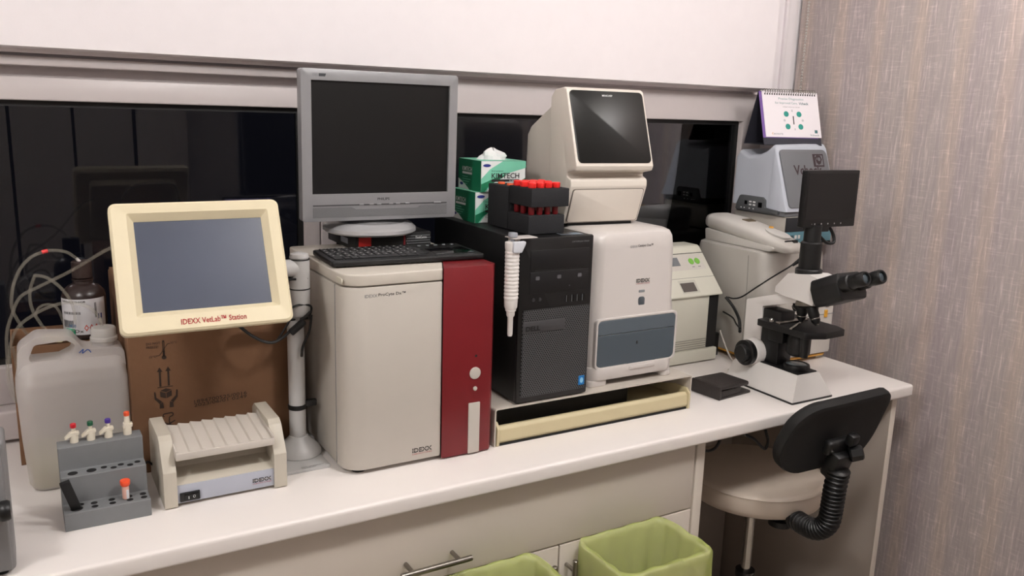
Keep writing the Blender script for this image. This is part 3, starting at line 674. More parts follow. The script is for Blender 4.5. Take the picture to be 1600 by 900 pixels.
bt = thing('reagent_bottle', 'dark brown reagent bottle with white label on the low carton', 'bottle', (.1015, 1.815, .236))
brown = M('brown_bottle', (42, 30, 28), .3, var=.05)
bxc, byc = .1015, 1.815
part('bottle_body', lathe([(.034, .236), (.0385, .239), (.0395, .245), (.0395, .318), (.037, .328), (.028, .338), (.0185, .343), (.0175, .349), (.0195, .350), (.0195, .353)], (bxc, byc, 0), 36), brown, bt)
cpf = []
for k in range(40):
    a = 2*math.pi*k/40; rr = .0185 if k % 2 else .0178; cpf.append((bxc+rr*math.cos(a), byc+rr*math.sin(a)))
part('cap', prism(cpf, 'z', .354, .387, .0015, 1), M('brown_cap', (48, 34, 31), .45), bt)
lab = []
for z in (.2475, .318): lab.append([(bxc+.0399*math.cos(a), byc+.0399*math.sin(a), z) for a in [R(185+i*7.2) for i in range(21)]])
part('label', loft(lab, cap=False, closed=False), M('paper_label', (222, 222, 226), .6, var=.02), bt, label='white printed label')
def on_bottle(polys, mat, name, rr=.0402):
    bm = NB()
    for p in polys: bm.faces.new([bm.verts.new((bxc+rr*math.cos(R(a)), byc+rr*math.sin(R(a)), z)) for a, z in p])
    part(name, bm, mat, bt)
on_bottle([rc(205+i*3.2, .288, 205+i*3.2+(1.2 if i % 3 else 2), .293) for i in range(16)]+[rc(200+i*3, .262, 201.5+i*3, .276) for i in range(12)]+[rc(292+i*2, .28, 293+i*2, .31) for i in range(3)], ink, 'barcode')
on_bottle([rc(196, .3015+k*.0025, 255-k*6, .3023+k*.0025) for k in range(3)], ink_grey, 'small_print')
on_bottle([[(262+i*13, .261), (268+i*13, .254), (274+i*13, .261), (268+i*13, .268)] for i in range(3)], M('hazard_red', (200, 90, 80), .6), 'hazard_symbols')
on_bottle([[(264.5+i*13, .261), (268+i*13, .2575), (271.5+i*13, .261), (268+i*13, .2645)] for i in range(3)], MATS['paper_label'], 'hazard_fill', .0404)
lm_ = lettering('Sulfolyser SYS-HGB', FR(0, 0, .3105), .05, .0045, ink, bt, bold=.012)
def wrap(o, a0, z0, org):
    for v in o.data.vertices:
        x = v.co.x+org.x; a = R(a0)+x/.0402; v.co.x = bxc+.0404*math.cos(a)-org.x; v.co.y = byc+.0404*math.sin(a)-org.y
wrap(lm_, 198, 0, Vector((bxc, byc, .236)))
hb = lettering('HGB', FR(0, 0, .2625), .014, .006, M('marker_blue2', (50, 110, 170), .6), bt, bold=.02); wrap(hb, 222, 0, Vector((bxc, byc, .236)))
hb = lettering('Dx', FR(0, 0, .252), .016, .006, ink, bt, bold=.01); wrap(hb, 238, 0, Vector((bxc, byc, .236)))
hb = lettering('II', FR(0, 0, .277), .009, .010, M('marker_navy', (40, 60, 130), .6), bt, bold=.01); wrap(hb, 300, 0, Vector((bxc, byc, .236)))
part('cap_port', cyl((bxc-.003, byc-.002, .386), (bxc-.008, byc-.003, .393), .0035, .0028, 10), pl_white2, bt)

# clear plastic tubing
clr = milky_mat('clear_tubing', (205, 200, 184), .20, .04)
def clear_tube(pts, rad, label, red_at=None):
    p = spline(pts, 10)
    bm = tube(p, rad, 10)
    o = mesh_thing('plastic_tubing', bm, clr, label, 'tubing', 'clear reagent tubing')
    return o, p
o1, p1 = clear_tube([(bxc-.008, byc-.003, .393), (.075, 1.80, .409), (.045, 1.79, .414), (.014, 1.785, .402), (-.008, 1.785, .373), (-.020, 1.79, .333), (-.020, 1.80, .300), (-.008, 1.81, .265), (.006, 1.82, .225), (.010, 1.83, .12)], .0030, 'clear tube with red tape leaving the brown bottle cap')
bm = NB(); k = 21; bm = tube([p1[k-1], p1[k], p1[k+1], p1[k+2]], .0036, 8); o1t = part('red_tape', bm, M('tape_red', (225, 60, 62), .5), o1)
clear_tube([(.17, 1.61, .452), (.135, 1.63, .437), (.077, 1.72, .385), (.025, 1.76, .352), (-.006, 1.77, .333), (-.022, 1.775, .300), (-.033, 1.775, .265), (-.036, 1.775, .22), (-.0375, 1.77, .17), (-.030, 1.765, .135), (-.0235, 1.765, .15), (-.022, 1.768, .20), (-.026, 1.77, .24)], .0030, 'clear tube rising in a straight line to the cream touchscreen')
clear_tube([(.120, 1.68, .286), (.116, 1.69, .303), (.100, 1.70, .320), (.070, 1.72, .326), (.040, 1.735, .318), (.010, 1.75, .300), (-.015, 1.76, .277), (-.030, 1.765, .24), (-.034, 1.765, .19), (-.028, 1.762, .150), (-.0275, 1.764, .13)], .0030, 'clear tube arching out of the white jug cap')
clear_tube([(.020, 1.785, .370), (.040, 1.77, .366), (.062, 1.765, .345), (.078, 1.765, .312), (.080, 1.765, .275), (.070, 1.77, .250), (.052, 1.775, .243), (.030, 1.79, .262), (.012, 1.80, .30), (.010, 1.80, .335), (.020, 1.785, .368)], .0030, 'clear tube coiled in a loop beside the brown bottle')
clear_tube([(.015, 1.80, .285), (.022, 1.79, .305), (.038, 1.785, .312), (.052, 1.785, .304), (.060, 1.79, .280), (.064, 1.80, .252), (.062, 1.81, .239)], .0024, 'short clear tube curling above the low carton')
clear_tube([(.205, 1.66, .40), (.235, 1.68, .475), (.275, 1.70, .497), (.325, 1.705, .498), (.352, 1.70, .48), (.36, 1.69, .41), (.355, 1.70, .356)], .0026, 'clear tube arching up behind the cream touchscreen')
mesh_thing('paper_tag', prism([(.020, .243), (.055, .238), (.066, .246), (.060, .257), (.022, .256)], 'y', 1.772, 1.774), M('tag_yellow', (222, 212, 160), .6), 'pale yellow tag showing through the jug handle', 'tag')
mesh_thing('bottle_cap', lathe([(.011, .2365), (.011, .258), (.009, .260), (0, .260)], (.075, 1.79, 0), 16), M('green_cap', (30, 150, 110), .4), 'small green cap behind the jug handle', 'cap')

# ================================================================== CREAM TOUCHSCREEN ON POLE
vs = thing('touchscreen_monitor', 'cream touchscreen monitor on a pole arm in front of the large carton', 'monitor', (.457, 1.588, .005), local=True)
O = Vector((.457, 1.588, .005))
vm = Matrix.Translation(Vector((.2736, 1.4966, .4262))-O) @ Matrix.Rotation(R(-2.15), 4, 'Z') @ Matrix.Rotation(R(-25.3), 4, 'X') @ Matrix.Rotation(R(-.48), 4, 'Y')
def vp(bm): return xf(bm, vm)
def rr3(x0, x1, z0, z1, y, rad, n=5): return [(p.x, y, p.y) for p in rrect(x0, x1, z0, z1, rad, n)]
ow0, ow1, oz0, oz1 = -.1435, .1365, -.118, .1085
Lb = [rr3(-.1058, .1058, -.0793, .0793, .004, .0005), rr3(-.1055, .1055, -.079, .079, .002, .0005), rr3(-.1165, .1165, -.0885, .0905, -.011, .003), rr3(ow0+.004, ow1-.004, oz0+.004, oz1-.004, -.0135, .010), rr3(ow0, ow1, oz0, oz1, -.010, .012), rr3(ow0, ow1, oz0, oz1, .004, .012), rr3(ow0+.006, ow1-.006, oz0+.006, oz1-.006, .014, .012)]
t = loft(Lb, cap=False); t.faces.new([t.verts.new(p) for p in rr3(ow0+.006, ow1-.006, oz0+.006, oz1-.006, .014, .012)]); bmesh.ops.remove_doubles(t, verts=t.verts, dist=1e-6)
bz = part('bezel', vp(t), pl_cream, vs, ang=24)
part('rear_housing', vp(prism(rrect(-.11, .10, -.09, .085, .012), 'y', .0135, .045, .008, 2)), pl_cream, vs)
part('screen', vp(bx(-.107, .107, .0028, .0048, -.080, .080)), M('lcd_grey_blue', (74, 80, 96), .3, var=.12, nscale=9), vs, label='grey-blue screen with finger smudges')
lettering('IDEXX VetLab™ Station', vm @ FR(-.050, -.0129, -.1075), .106, .0100, ink_red, vs, bold=.014)
px_, py_ = 0, 0
pole_m = M('pole_grey', (190, 189, 188), .4, var=.03)
part('base_plate', bx(-.055, .038, -.085, .05, -.005, .0015, .001), pole_m, vs)
lettering('IDEXX LABORATORIES\nSTATION ARM', TP(-.018, -.082, .0016), .045, .008, ink, vs)
part('base_cone', lathe([(.0445, .001), (.0455, .004), (.042, .014), (.033, .024), (.022, .034), (.0185, .040)], (0, 0, 0), 32), pole_m, vs)
part('pole', lathe([(.0165, .036), (.0165, .330)], (0, .004, 0), 28), pole_m, vs)
part('upper_sleeve', lathe([(.0185, .290), (.0195, .293), (.0195, .342), (.0180, .3435), (.0195, .345), (.0195, .400), (.017, .403), (.019, .405), (.017, .412), (.008, .415), (0, .415)], (.008, -.004, 0), 28), pole_m, vs)
part('sleeve_ring', lathe([(.0198, .3425), (.0198, .3445)], (.008, -.004, 0), 28), black, vs)
part('sleeve_ring', lathe([(.0198, .4005), (.0198, .4025)], (.008, -.004, 0), 28), black, vs)
av = Vector((.2736+.04, 1.545, .405))-O
part('arm', tube([Vector((.008, -.004, .384)), Vector((-.05, -.018, .388)), av], .017, 16), pole_m, vs)
part('arm_joint', bx(-.04, .02, -.02, .02, .363, .3675, .001), black, vs)
part('cable_clip', lathe([(.0172, .095), (.0185, .096), (.0185, .104), (.0172, .105)], (0, .004, 0), 24), black, vs)
part('cable_clip_tab', bx(.014, .038, -.006, .006, .098, .112, .003), black, vs)
part('pole_shelf', bx(-.10, .022, -.012, .012, .281, .286, .002), black, vs)
cb1 = tube(spline([(.02, -.03, .30), (-.01, -.028, .275), (-.035, -.03, .255), (-.06, -.03, .248), (-.09, -.02, .262), (-.12, .0, .29)], 8), .0030, 8)
part('cable', cb1, black, vs)
part('cable', tube(spline([(.025, -.02, .292), (.018, -.026, .26), (.005, -.026, .232), (.004, -.02, .21)], 6), .0026, 8), black, vs)
part('ferrite', cyl((-.020, -.030, .262), (.008, -.030, .284), .0075, n=14, b=.002), black, vs)
part('cable', tube(spline([(.018, -.024, .284), (.024, -.02, .31), (-.012, -.024, .312), (-.020, -.024, .285), (-.045, -.028, .25)], 6), .0022, 8), black, vs)

# ================================================================== TUBE ROCKER
rk = thing('tube_rocker', 'beige tube rocker with ribbed tray and black switch', 'rocker', (.288, 1.54, 0))
rb = M('rocker_beige', (196, 189, 175), .45, var=.03)
chk = rpoly([(1.456, .002), (1.456, .068), (1.488, .115), (1.50, .122), (1.60, .122), (1.615, .110), (1.62, .002)], [.002, .004, .006, .006, .008, .006, .002], 3)
for a, b in ((.182, .204), (.373, .396)): part('side_cheek', prism(chk, 'x', a, b, .002, 2), rb, rk)
part('housing', prism(rpoly([(1.464, .006), (1.464, .040), (1.480, .047), (1.515, .052), (1.525, .080), (1.60, .085), (1.60, .006)], .002, 2), 'x', .203, .374), rb, rk)
fp = part('front_plate', bx(.204, .373, 1.4615, 1.4645, .006, .039, .0008), M('plate_silver', (178, 182, 194), .4, var=.02), rk)
sw = part('switch_bezel', bx(.208, .2415, 1.458, 1.462, .009, .0255, .001), black, fp)
part('rocker_switch', prism([(.2185, .0), (.239, .0)], 'y', 0, 1) if False else bx(.215, .2385, 1.4562, 1.4585, .0112, .0235, .001), gloss_black, sw)
lettering('I', FR(.2215, 1.4560, .014), .0012, .005, ink_white, sw); lettering('O', FR(.229, 1.4560, .015), .0045, .005, ink_white, sw)
idexx_logo(.334, 1.4613, .015, .034, rk)
# ribbed tray: wavy top
n = 72; pts = []
for k in range(n+1):
    x = .2045+(.3725-.2045)*k/n; ph = (k/n*8) % 1
    pts.append((x, .0065+.0042*(1-ph)**1.2 if ph > .04 else .0065+.0042*ph/.04))
outl = [(.2045, 0)]+[(.3725, 0)]+pts[::-1]
t = prism(outl, 'y', 0, .118); xf(t, Matrix.Translation((0, 1.455, .094)) @ Matrix.Rotation(R(5), 4, 'X')); part('ribbed_tray', t, M('tray_beige', (206, 199, 190), .45, var=.03), rk)
for x0_, x1_ in ((.2035, .2065), (.3705, .3735)):
    t = bx(x0_, x1_, -.001, .119, -.004, .013, .001); xf(t, Matrix.Translation((0, 1.455, .094)) @ Matrix.Rotation(R(5), 4, 'X')); part('tray_rim', t, MATS['tray_beige'], rk)
t = bx(.2035, .3735, -.003, .001, -.005, .0085, .0012); xf(t, Matrix.Translation((0, 1.455, .094)) @ Matrix.Rotation(R(5), 4, 'X')); part('tray_rim', t, MATS['tray_beige'], rk)
for x in (.19, .388):
    for y in (1.475, 1.605): part('foot', lathe([(.006, 0), (.006, .003)], (x, y, 0), 10), black, rk)
mesh_thing('power_cable', tube(spline([(.182, 1.60, .03), (.172, 1.58, .045), (.164, 1.57, .040), (.16, 1.585, .02), (.165, 1.61, .004)], 6), .0022, 8), black, 'thin black cable looping from the back of the tube rocker', 'cable')

# ================================================================== STEPPED TUBE RACK
tr = thing('tube_rack', 'grey stepped tube rack with round holes', 'rack', (.094, 1.505, 0))
rkg = M('rack_grey', (118, 120, 122), .55, var=.06, nscale=60)
part('stepped_block', prism([(1.45, 0), (1.45, .031), (1.487, .031), (1.487, .079), (1.517, .079), (1.517, .121), (1.552, .121), (1.552, 0)], 'x', .028, .160, .001, 1), rkg, tr)
pit = M('hole_black', (10, 10, 11), .9, var=0)
def rhole(x, y, z, rr): part('hole', lathe([(rr, z-.004), (rr, z+.0003), (rr*.2, z+.0002), (0, z+.0002)], (x, y, 0), 18), pit, tr)
for x in (.0745, .1015, .1285, .1505):
    for y in (1.4615, 1.4755): rhole(x, y, .031, .0052)
rhole(.0475, 1.4650, .031, .0095); rhole(.0545, 1.479, .031, .005)
for x, rr in ((.047, .0078), (.0755, .0078)): rhole(x, 1.502, .079, rr)
for i, x in enumerate((.095, .1095, .1215, .1355, .148)): rhole(x, 1.506 if i % 2 == 0 else 1.498, .079, .0050)
ivory = M('ivory_plastic', (226, 218, 200), .45, var=.03)
for i, (x, col, nm, dz) in enumerate(((.0545, (205, 30, 45), 'red', 0), (.0805, (20, 90, 60), 'green', 0), (.108, (75, 50, 150), 'purple', 0), (.1385, (240, 90, 50), 'orange', .010))):
    t = thing('tube_dropper', 'ivory dropper with %s cap standing on the top step of the grey rack' % nm, 'dropper', (x, 1.537, .1212), 0, 'capped droppers on the rack', local=True)
    part('barrel', lathe([(.0068, 0), (.0068, .012), (.006, .015), (.006, .018+dz), (.003, .019+dz), (.003, .027+dz)] if i < 3 else [(.0068, 0), (.0068, .016), (.005, .022), (.0042, .034)], (0, 0, 0), 16), ivory, t)
    if i < 3: wing = rpoly([(-.0155, .0085), (-.0125, .0075), (-.004, .0125), (.008, .0135), (.0085, .018), (.002, .0195), (-.006, .0180)], .0012, 2)
    else: wing = rpoly([(-.0075, .012), (.0075, .014), (.009, .021), (.005, .020), (-.006, .0215)], .001, 2)
    part('wing', prism(wing, 'y', -.006, .006, .001, 1), ivory, t)
    part('cap', lathe([(.0045, .0262+dz*.8), (.0048, .027+dz*.8), (.0048, .0325+dz*.8), (.004, .0335+dz*.8), (0, .0335+dz*.8)], (0, 0, 0), 16), M('cap_'+nm, col, .35, var=.02), t)
t = thing('sample_vial', 'small vial with orange cap standing in the lowest step of the grey rack', 'vial', (.123, 1.468, .0312), local=True)
part('vial_body', lathe([(.004, 0), (.0056, .002), (.0056, .024), (.0052, .0245)], (0, 0, 0), 16), M('vial_pink', (222, 175, 160), .3, var=.03), t)
part('vial_label', prism(rrect(.0005, .0045, .002, .018, .0005), 'y', -.0062, -.005), MATS['paper_label'], t)
part('cap', lathe([(.0062, .0242), (.0078, .027), (.0082, .033), (.0075, .0345), (0, .0338)], (0, 0, 0), 18), M('cap_bright_orange', (245, 85, 45), .35, var=.02), t)
t = bx(-.0075, .0075, -.004, .004, 0, .060, .001); xf(t, Matrix.Translation((.0475, 1.465, .030)) @ Matrix.Rotation(R(-15), 4, 'Y') @ Matrix.Rotation(R(12), 4, 'X'))
mesh_thing('cuvette_stick', t, black_m, 'flat black stick leaning in the grey rack', 'stick')

# grey machine at the far end of the worktop
gm = thing('grey_machine', 'grey boxy machine with black knob at the end of the worktop', 'machine', (-.2, 1.5, 0))
part('housing', prism(rrect(-.41, -.0415, 1.345, 1.415, .008), 'z', .006, .212, .006, 3), M('machine_grey', (128, 127, 128), .5, var=.04), gm)
part('front_cover', prism(rrect(-.40, -.046, 1.338, 1.347, .003), 'z', .012, .205, .002), M('machine_front', (122, 121, 122), .5, var=.04), gm)
part('knob', lathe([(.003, 0), (.003, .014), (.013, .014), (.015, .017), (.015, .025), (.013, .028), (0, .028)], (-.069, 1.322, .114), 20, axis=(1, 0, 0)), black, gm)
part('knob_bracket', bx(-.085, -.067, 1.305, 1.339, .10, .128, .002), grey_pl, gm)
for x in (-.38, -.06):
    for y in (1.36, 1.40): part('foot', lathe([(.008, 0), (.008, .007)], (x, y, 0), 12), black_m, gm)

# ================================================================== RIGHT END: SMALL ANALYSER WITH GREEN BUTTONS
sd = thing('electrolyte_analyser', 'beige analyser with sloping front and two green buttons beside the white analyser', 'analyser', (1.63, 1.82, 0))
pb2 = M('pale_beige', (214, 212, 198), .42, var=.02)
XA, XB = 1.50, 1.742
part('base', bx(XA, XB, 1.728, 1.92, .004, .041, .004), pb2, sd)
part('lower_front', bx(XA, 1.700, 1.732, 1.915, .041, .199, .002), pb2, sd)
for k in range(5): part('vent_groove', bx(XA+.02, 1.699, 1.7305, 1.733, .0445+k*.0065, .0462+k*.0065), M('groove_beige', (150, 148, 138), .6), sd)
part('dark_side_bay', bx(1.700, 1.7395, 1.736, 1.915, .042, .199), black_m, sd)
part('side_edge', bx(1.7385, 1.7425, 1.74, 1.915, .041, .199, .001), pb2, sd)
part('upper_cover', prism(rpoly([(1.726, .199), (1.726, .204), (1.838, .324), (1.846, .327), (1.905, .327), (1.915, .318), (1.915, .199)], [0, .004, .006, .004, .008, .006, 0], 3), 'x', XA, 1.7445, .002, 2), pb2, sd)
s_ang = math.atan2(.120, .112)
def SL(x, q): return Matrix.Translation((x, 1.7267+q*math.cos(s_ang), .2045+q*math.sin(s_ang))) @ Matrix.Rotation(s_ang, 4, 'X')     # frame on the sloping front
decal(rc(XA, 0, 1.7435, .0012), SL(0, .057), M('seam_dark', (110, 108, 100), .6), sd, 'cover_seam', .0004)
decal(rc(XA, 0, 1.7435, .0025), SL(0, .139), ink, sd, 'top_seam', .0004)
decal(rc(1.60, .004, 1.664, .047), SL(0, .004), M('window_rim', (196, 194, 182), .5), sd, 'window_rim', .0003)
part('display_window', xf(bx(1.604, 1.655, .009, .038, 0, .0012), SL(0, .004)), M('window_grey', (92, 86, 82), .2), sd)
part('upper_display', xf(bx(1.59, 1.638, .012, .040, 0, .0012), SL(0, .088)), M('display_grey', (120, 124, 128), .25), sd)
decal(rc(1.585, .0, 1.728, .052), SL(0, .084), M('panel_print', (205, 200, 192), .5), sd, 'panel_print', .0003)
gbtn = M('button_green', (120, 185, 70), .45)
for x in (1.684, 1.707):
    part('green_button', xf(prism(circ(x, .112, .0095, 18, .0105), 'z', 0, .0018, .0004), SL(0, 0)), gbtn, sd, label='round green button')
    decal(rc(x-.005, .092, x+.005, .0945), SL(0, 0), ink_grey, sd, 'button_caption', .0005)
for x in (XA+.02, XB-.02):
    for y in (1.75, 1.90): part('foot', lathe([(.008, 0), (.008, .005)], (x, y, 0), 12), black, sd)

# ================================================================== LARGE WHITE ANALYSER IN THE CORNER
bw = thing('corner_analyser', 'large rounded white analyser in the corner by the blind', 'analyser', (1.94, 1.76, 0))
wp2 = M('corner_white', (186, 182, 175), .42, var=.02)
def rg(x0, x1, y0, y1, z, rad): return [(p.x, p.y, z) for p in rrect(x0, x1, y0, y1, rad, 8)]
ax0, ax1, ay0, ay1 = 1.795, 2.066, 1.615, 1.905
part('body', loft([rg(ax0+.012, ax1, ay0-.002, ay1, .016, .022), rg(ax0+.008, ax1, ay0, ay1, .03, .026), rg(ax0+.004, ax1-.004, ay0+.004, ay1, .20, .03), rg(ax0-.004, ax1-.014, ay0+.008, ay1, .318, .034), rg(ax0-.002, ax1-.016, ay0+.012, ay1-.002, .330, .034), rg(ax0+.008, ax1-.026, ay0+.022, ay1-.012, .336, .03)]), wp2, bw, ang=40)
part('lower_drawer', loft([rg(1.87, 2.080, 1.598, 1.70, .022, .014), rg(1.868, 2.082, 1.596, 1.70, .03, .016), rg(1.866, 2.084, 1.598, 1.70, .178, .018), rg(1.870, 2.080, 1.604, 1.70, .190, .018), rg(1.880, 2.07, 1.614, 1.70, .194, .016)]), M('drawer_white', (204, 199, 192), .4, var=.02), bw)
oran = M('orange_trim', (214, 160, 70), .5)
part('orange_skirt', prism(rrect(ax0+.010, 2.078, 1.602, ay1-.002, .03, 5), 'z', .012, .0175), oran, bw)
part('drawer_seam', bx(1.87, 2.0815, 1.5965, 1.599, .140, .1412), ink_grey, bw)
part('drawer_latch', prism(rrect(2.036, 2.052, .163, .169, .002), 'y', 1.5945, 1.60, .0005), ink, bw)
part('yellow_tag', prism(rrect(2.034, 2.046, .131, .153, .0015), 'y', 1.5945, 1.5985, .0004), M('tag_amber', (228, 168, 60), .5), bw, label='small amber tag')
lettering('CATALYST', FR(1.925, 1.5955, .045), .03, .0055, ink_grey, bw); lettering('IDEXX', FR(1.896, 1.5955, .045), .024, .006, ink, bw, bold=.02)
part('side_seam', loft([[(ax0+q-.0006, 1.6835+w_, z_), (ax0+q-.0006, 1.6848+w_, z_), (ax0+q+.004, 1.6848+w_, z_), (ax0+q+.004, 1.6835+w_, z_)] for z_, q, w_ in ((.03, .008, .006), (.20, .004, .002), (.317, -.004, 0))]), M('seam_light', (140, 137, 132), .6), bw)
for x in (1.83, 2.055):
    for y in (1.63, 1.86): part('foot', bx(x-.016, x+.016, y-.016, y+.016, 0, .0135, .002), wp2, bw)

# handset-shaped reader on its left
rd = thing('handset_reader', 'white handset-shaped test reader lying on the corner analyser', 'reader', (1.86, 1.73, .336))
rw = M('reader_white', (204, 200, 194), .4, var=.02)
def egg(y, hw, zc_, hh, n=20, sq=3.0):
    L = []
    for k in range(n):
        a = 2*math.pi*k/n; c = math.cos(a); s = math.sin(a)
        L.append((1.853+math.copysign(abs(c)**(2/sq), c)*hw, y, zc_+math.copysign(abs(s)**(2/sq), s)*hh))
    return L
secs = [(1.890, .030, .393, .012), (1.884, .046, .392, .022), (1.865, .052, .3905, .026), (1.80, .054, .386, .0265), (1.74, .054, .378, .026), (1.68, .052, .368, .0245), (1.62, .048, .3565, .0205), (1.590, .042, .3505, .0160), (1.572, .030, .3475, .011), (1.567, .016, .346, .006)]
part('upper_shell', loft([egg(*q) for q in secs]), rw, rd, ang=60)
lower = rpoly([(1.875, .337), (1.88, .372), (1.60, .350), (1.62, .337)], [.004, .006, .004, .004], 3)
part('lower_shell', prism(lower, 'x', 1.803, 1.903, .006, 2), rw, rd)
def RP(x, y): # frame on the sloping top, origin at x,y
    z = .4125+(y-1.80)*.155 if y > 1.72 else .4035+(y-1.72)*.21
    return Matrix.Translation((x, y, z)) @ Matrix.Rotation(math.atan(.155 if y > 1.72 else .21), 4, 'X')
part('display_slot', xf(prism(rpoly([(-.016, -.012), (.016, -.012), (.020, .014), (-.020, .014)], .003), 'z', -.004, .0022, .0005), RP(1.858, 1.755)), M('slot_brown', (95, 82, 60), .3), rd)
part('thumb_dish', xf(prism(circ(0, 0, .026, 24, .042), 'z', -.006, -.0006, .0006), RP(1.853, 1.64)), M('dish_grey', (205, 202, 197), .45), rd)
part('yellow_mark', xf(prism(circ(0, 0, .008, 12, .005), 'z', -.004, .0022), RP(1.868, 1.68)), MATS['tag_amber'], rd)
part('card_slot', xf(bx(-.026, .024, -.002, .002, -.004, .003), Matrix.Translation((1.858, 1.594, .3670)) @ Matrix.Rotation(R(30), 4, 'X')), black_m, rd)
part('card_clip', xf(bx(.010, .026, -.005, .005, -.004, .004), Matrix.Translation((1.848, 1.590, .3655)) @ Matrix.Rotation(R(30), 4, 'X')), black_m, rd)

# teal-fronted instrument
tf = thing('teal_instrument', 'small white instrument with teal and black front under the covered device', 'instrument', (2.04, 1.80, .336))
tx0, tx1, ty0 = 1.948, 2.150, 1.70
part('case', bx(tx0, tx1, ty0, 1.905, .338, .418, .002), pl_white, tf)
part('teal_panel', bx(tx0, tx1, ty0-.004, ty0, .341, .374, .001), M('teal_plastic', (88, 128, 140), .45, var=.03), tf, label='teal lower panel')
part('black_panel', bx(tx0, tx1, ty0-.004, ty0, .3745, .417, .001), M('panel_dark', (36, 38, 42), .4), tf)
part('base_strip', bx(tx0, tx1, ty0-.004, 1.905, .336, .3405), black_m, tf)
part('label_plate', bx(tx0+.010, tx0+.034, ty0-.005, ty0-.003, .354, .364), M('plate_dark_teal', (50, 72, 80), .5), tf)
for x in (.040, .054): part('button', bx(tx0+x, tx0+x+.009, ty0-.0055, ty0-.003, .353, .364, .0008), pl_white2, tf)
part('dial', lathe([(.012, 0), (.012, .010), (.010, .012), (0, .012)], (tx0+.128, ty0-.004, .361), 20, axis=(0, -1, 0)), black, tf)
part('rear_foot', bx(tx0, tx0+.02, 1.88, 1.90, .336, .34), black, tf)
for k in range(4): part('side_screw', lathe([(.002, 0), (.002, .0012)], (tx0, 1.785-k*.014, .378-k*.006), 8, axis=(-1, 0, 0)), ink, tf)

# device under a grey dust cover
dv = thing('covered_device', 'device under a pale grey dust cover with a dark ports panel', 'device', (2.03, 1.80, .418))
cvm = M('cover_fabric', (190, 195, 205), .6, var=.06, nscale=12, bump=.5, bscale=26)
vx0, vx1 = 1.935, 2.162
def cov(y, zt, drop, x0, x1):  # one cross-section of the cover, from left hem over the top to the right hem
    rr = .016
    pts = rpoly([(x0, drop), (x0+.004, zt-.006), (x1-.004, zt), (x1, drop)], [0, rr, rr, 0], 5)
    return [(p.x, y, p.y) for p in pts]
side = [(1.905, .600, .442), (1.895, .612, .440), (1.86, .598, .446), (1.82, .602, .444), (1.79, .614, .442), (1.770, .632, .440), (1.760, .631, .438), (1.753, .6235, .4365)]
Lc = [cov(y, z, dz, vx0-.002*math.sin(i*2), vx1) for i, (y, z, dz) in enumerate(side)]
front = [(1.690+.062*q, .4385+.185*q, .435) for q in (.75, .5, .25, .02)]
Lc += [cov(y, z, dz, vx0, vx1) for y, z, dz in front]
t = loft(Lc, cap=True); part('dust_cover', t, cvm, dv, ang=50)
part('device_body', bx(vx0+.006, vx1-.006, 1.70, 1.895, .419, .4445, .003), M('device_grey', (112, 114, 118), .5), dv)
part('ports_panel', prism(rpoly([(1.720, .424), (1.888, .424), (1.884, .443), (1.872, .470), (1.780, .470), (1.770, .462), (1.768, .440), (1.720, .436)], [.002, .004, .01, .01, .008, .006, .002, .002], 4), 'x', vx0-.006, vx0+.02, .002), M('ports_dark', (84, 86, 88), .45), dv, label='dark ports panel')
for y, z in ((1.8255, .4525), (1.8255, .4435), (1.810, .4525), (1.810, .4435)): part('usb_socket', bx(vx0-.0075, vx0-.005, y-.0045, y+.0045, z-.0022, z+.0022), ink_white, dv)
part('network_socket', bx(vx0-.0072, vx0-.005, 1.779, 1.794, .4385, .4535), gloss_black, dv); part('power_jack', bx(vx0-.0072, vx0-.005, 1.839, 1.849, .443, .454), gloss_black, dv)
for y in (1.862, 1.849, 1.828, 1.812): part('port_icon', bx(vx0-.0067, vx0-.005, y-.002, y+.002, .4305, .4335), ink_white, dv)
# printed front window of the cover
fa = math.atan2(.185, .062)   # slope of the front
fm = Matrix.Translation((0, 1.6895, .4385)) @ Matrix.Rotation(fa, 4, 'X')
win = rpoly([(vx0+.014, .008), (vx1-.010, .008), (vx1-.016, .184), (vx0+.010, .184)], [.012, .012, .02, .012], 5)
part('front_window', xf(prism(win, 'z', -.004, .0025, .001), fm), M('window_film', (116, 118, 122), .3, var=.06, nscale=10, bump=.2, bscale=14), dv, label='grey transparent window of the cover')
lettering('Vcheck', fm @ Matrix.Translation((vx0+.056, .106, .0028)), .124, .030, M('print_brown', (62, 48, 52), .6), dv, bold=.02)
hm = fm @ Matrix.Translation((.052, -.006, .0026))
decals([seg2((vx0+.098, .139), (vx0+.140, .139), .005), seg2((vx0+.098, .174), (vx0+.140, .174), .004), seg2((vx0+.099, .137), (vx0+.099, .176), .010), seg2((vx0+.139, .137), (vx0+.139, .176), .004),
        [(vx0+.104, .165), (vx0+.112, .172), (vx0+.128, .171), (vx0+.134, .160), (vx0+.126, .146), (vx0+.116, .143), (vx0+.108, .150)]], hm, MATS['print_brown'], dv, 'emblem')
decals([circ(vx0+.121, .160, .006, 12), [(vx0+.108, .160), (vx0+.114, .168), (vx0+.113, .158)]], hm, MATS['window_film'], dv, 'emblem_light', .0005)

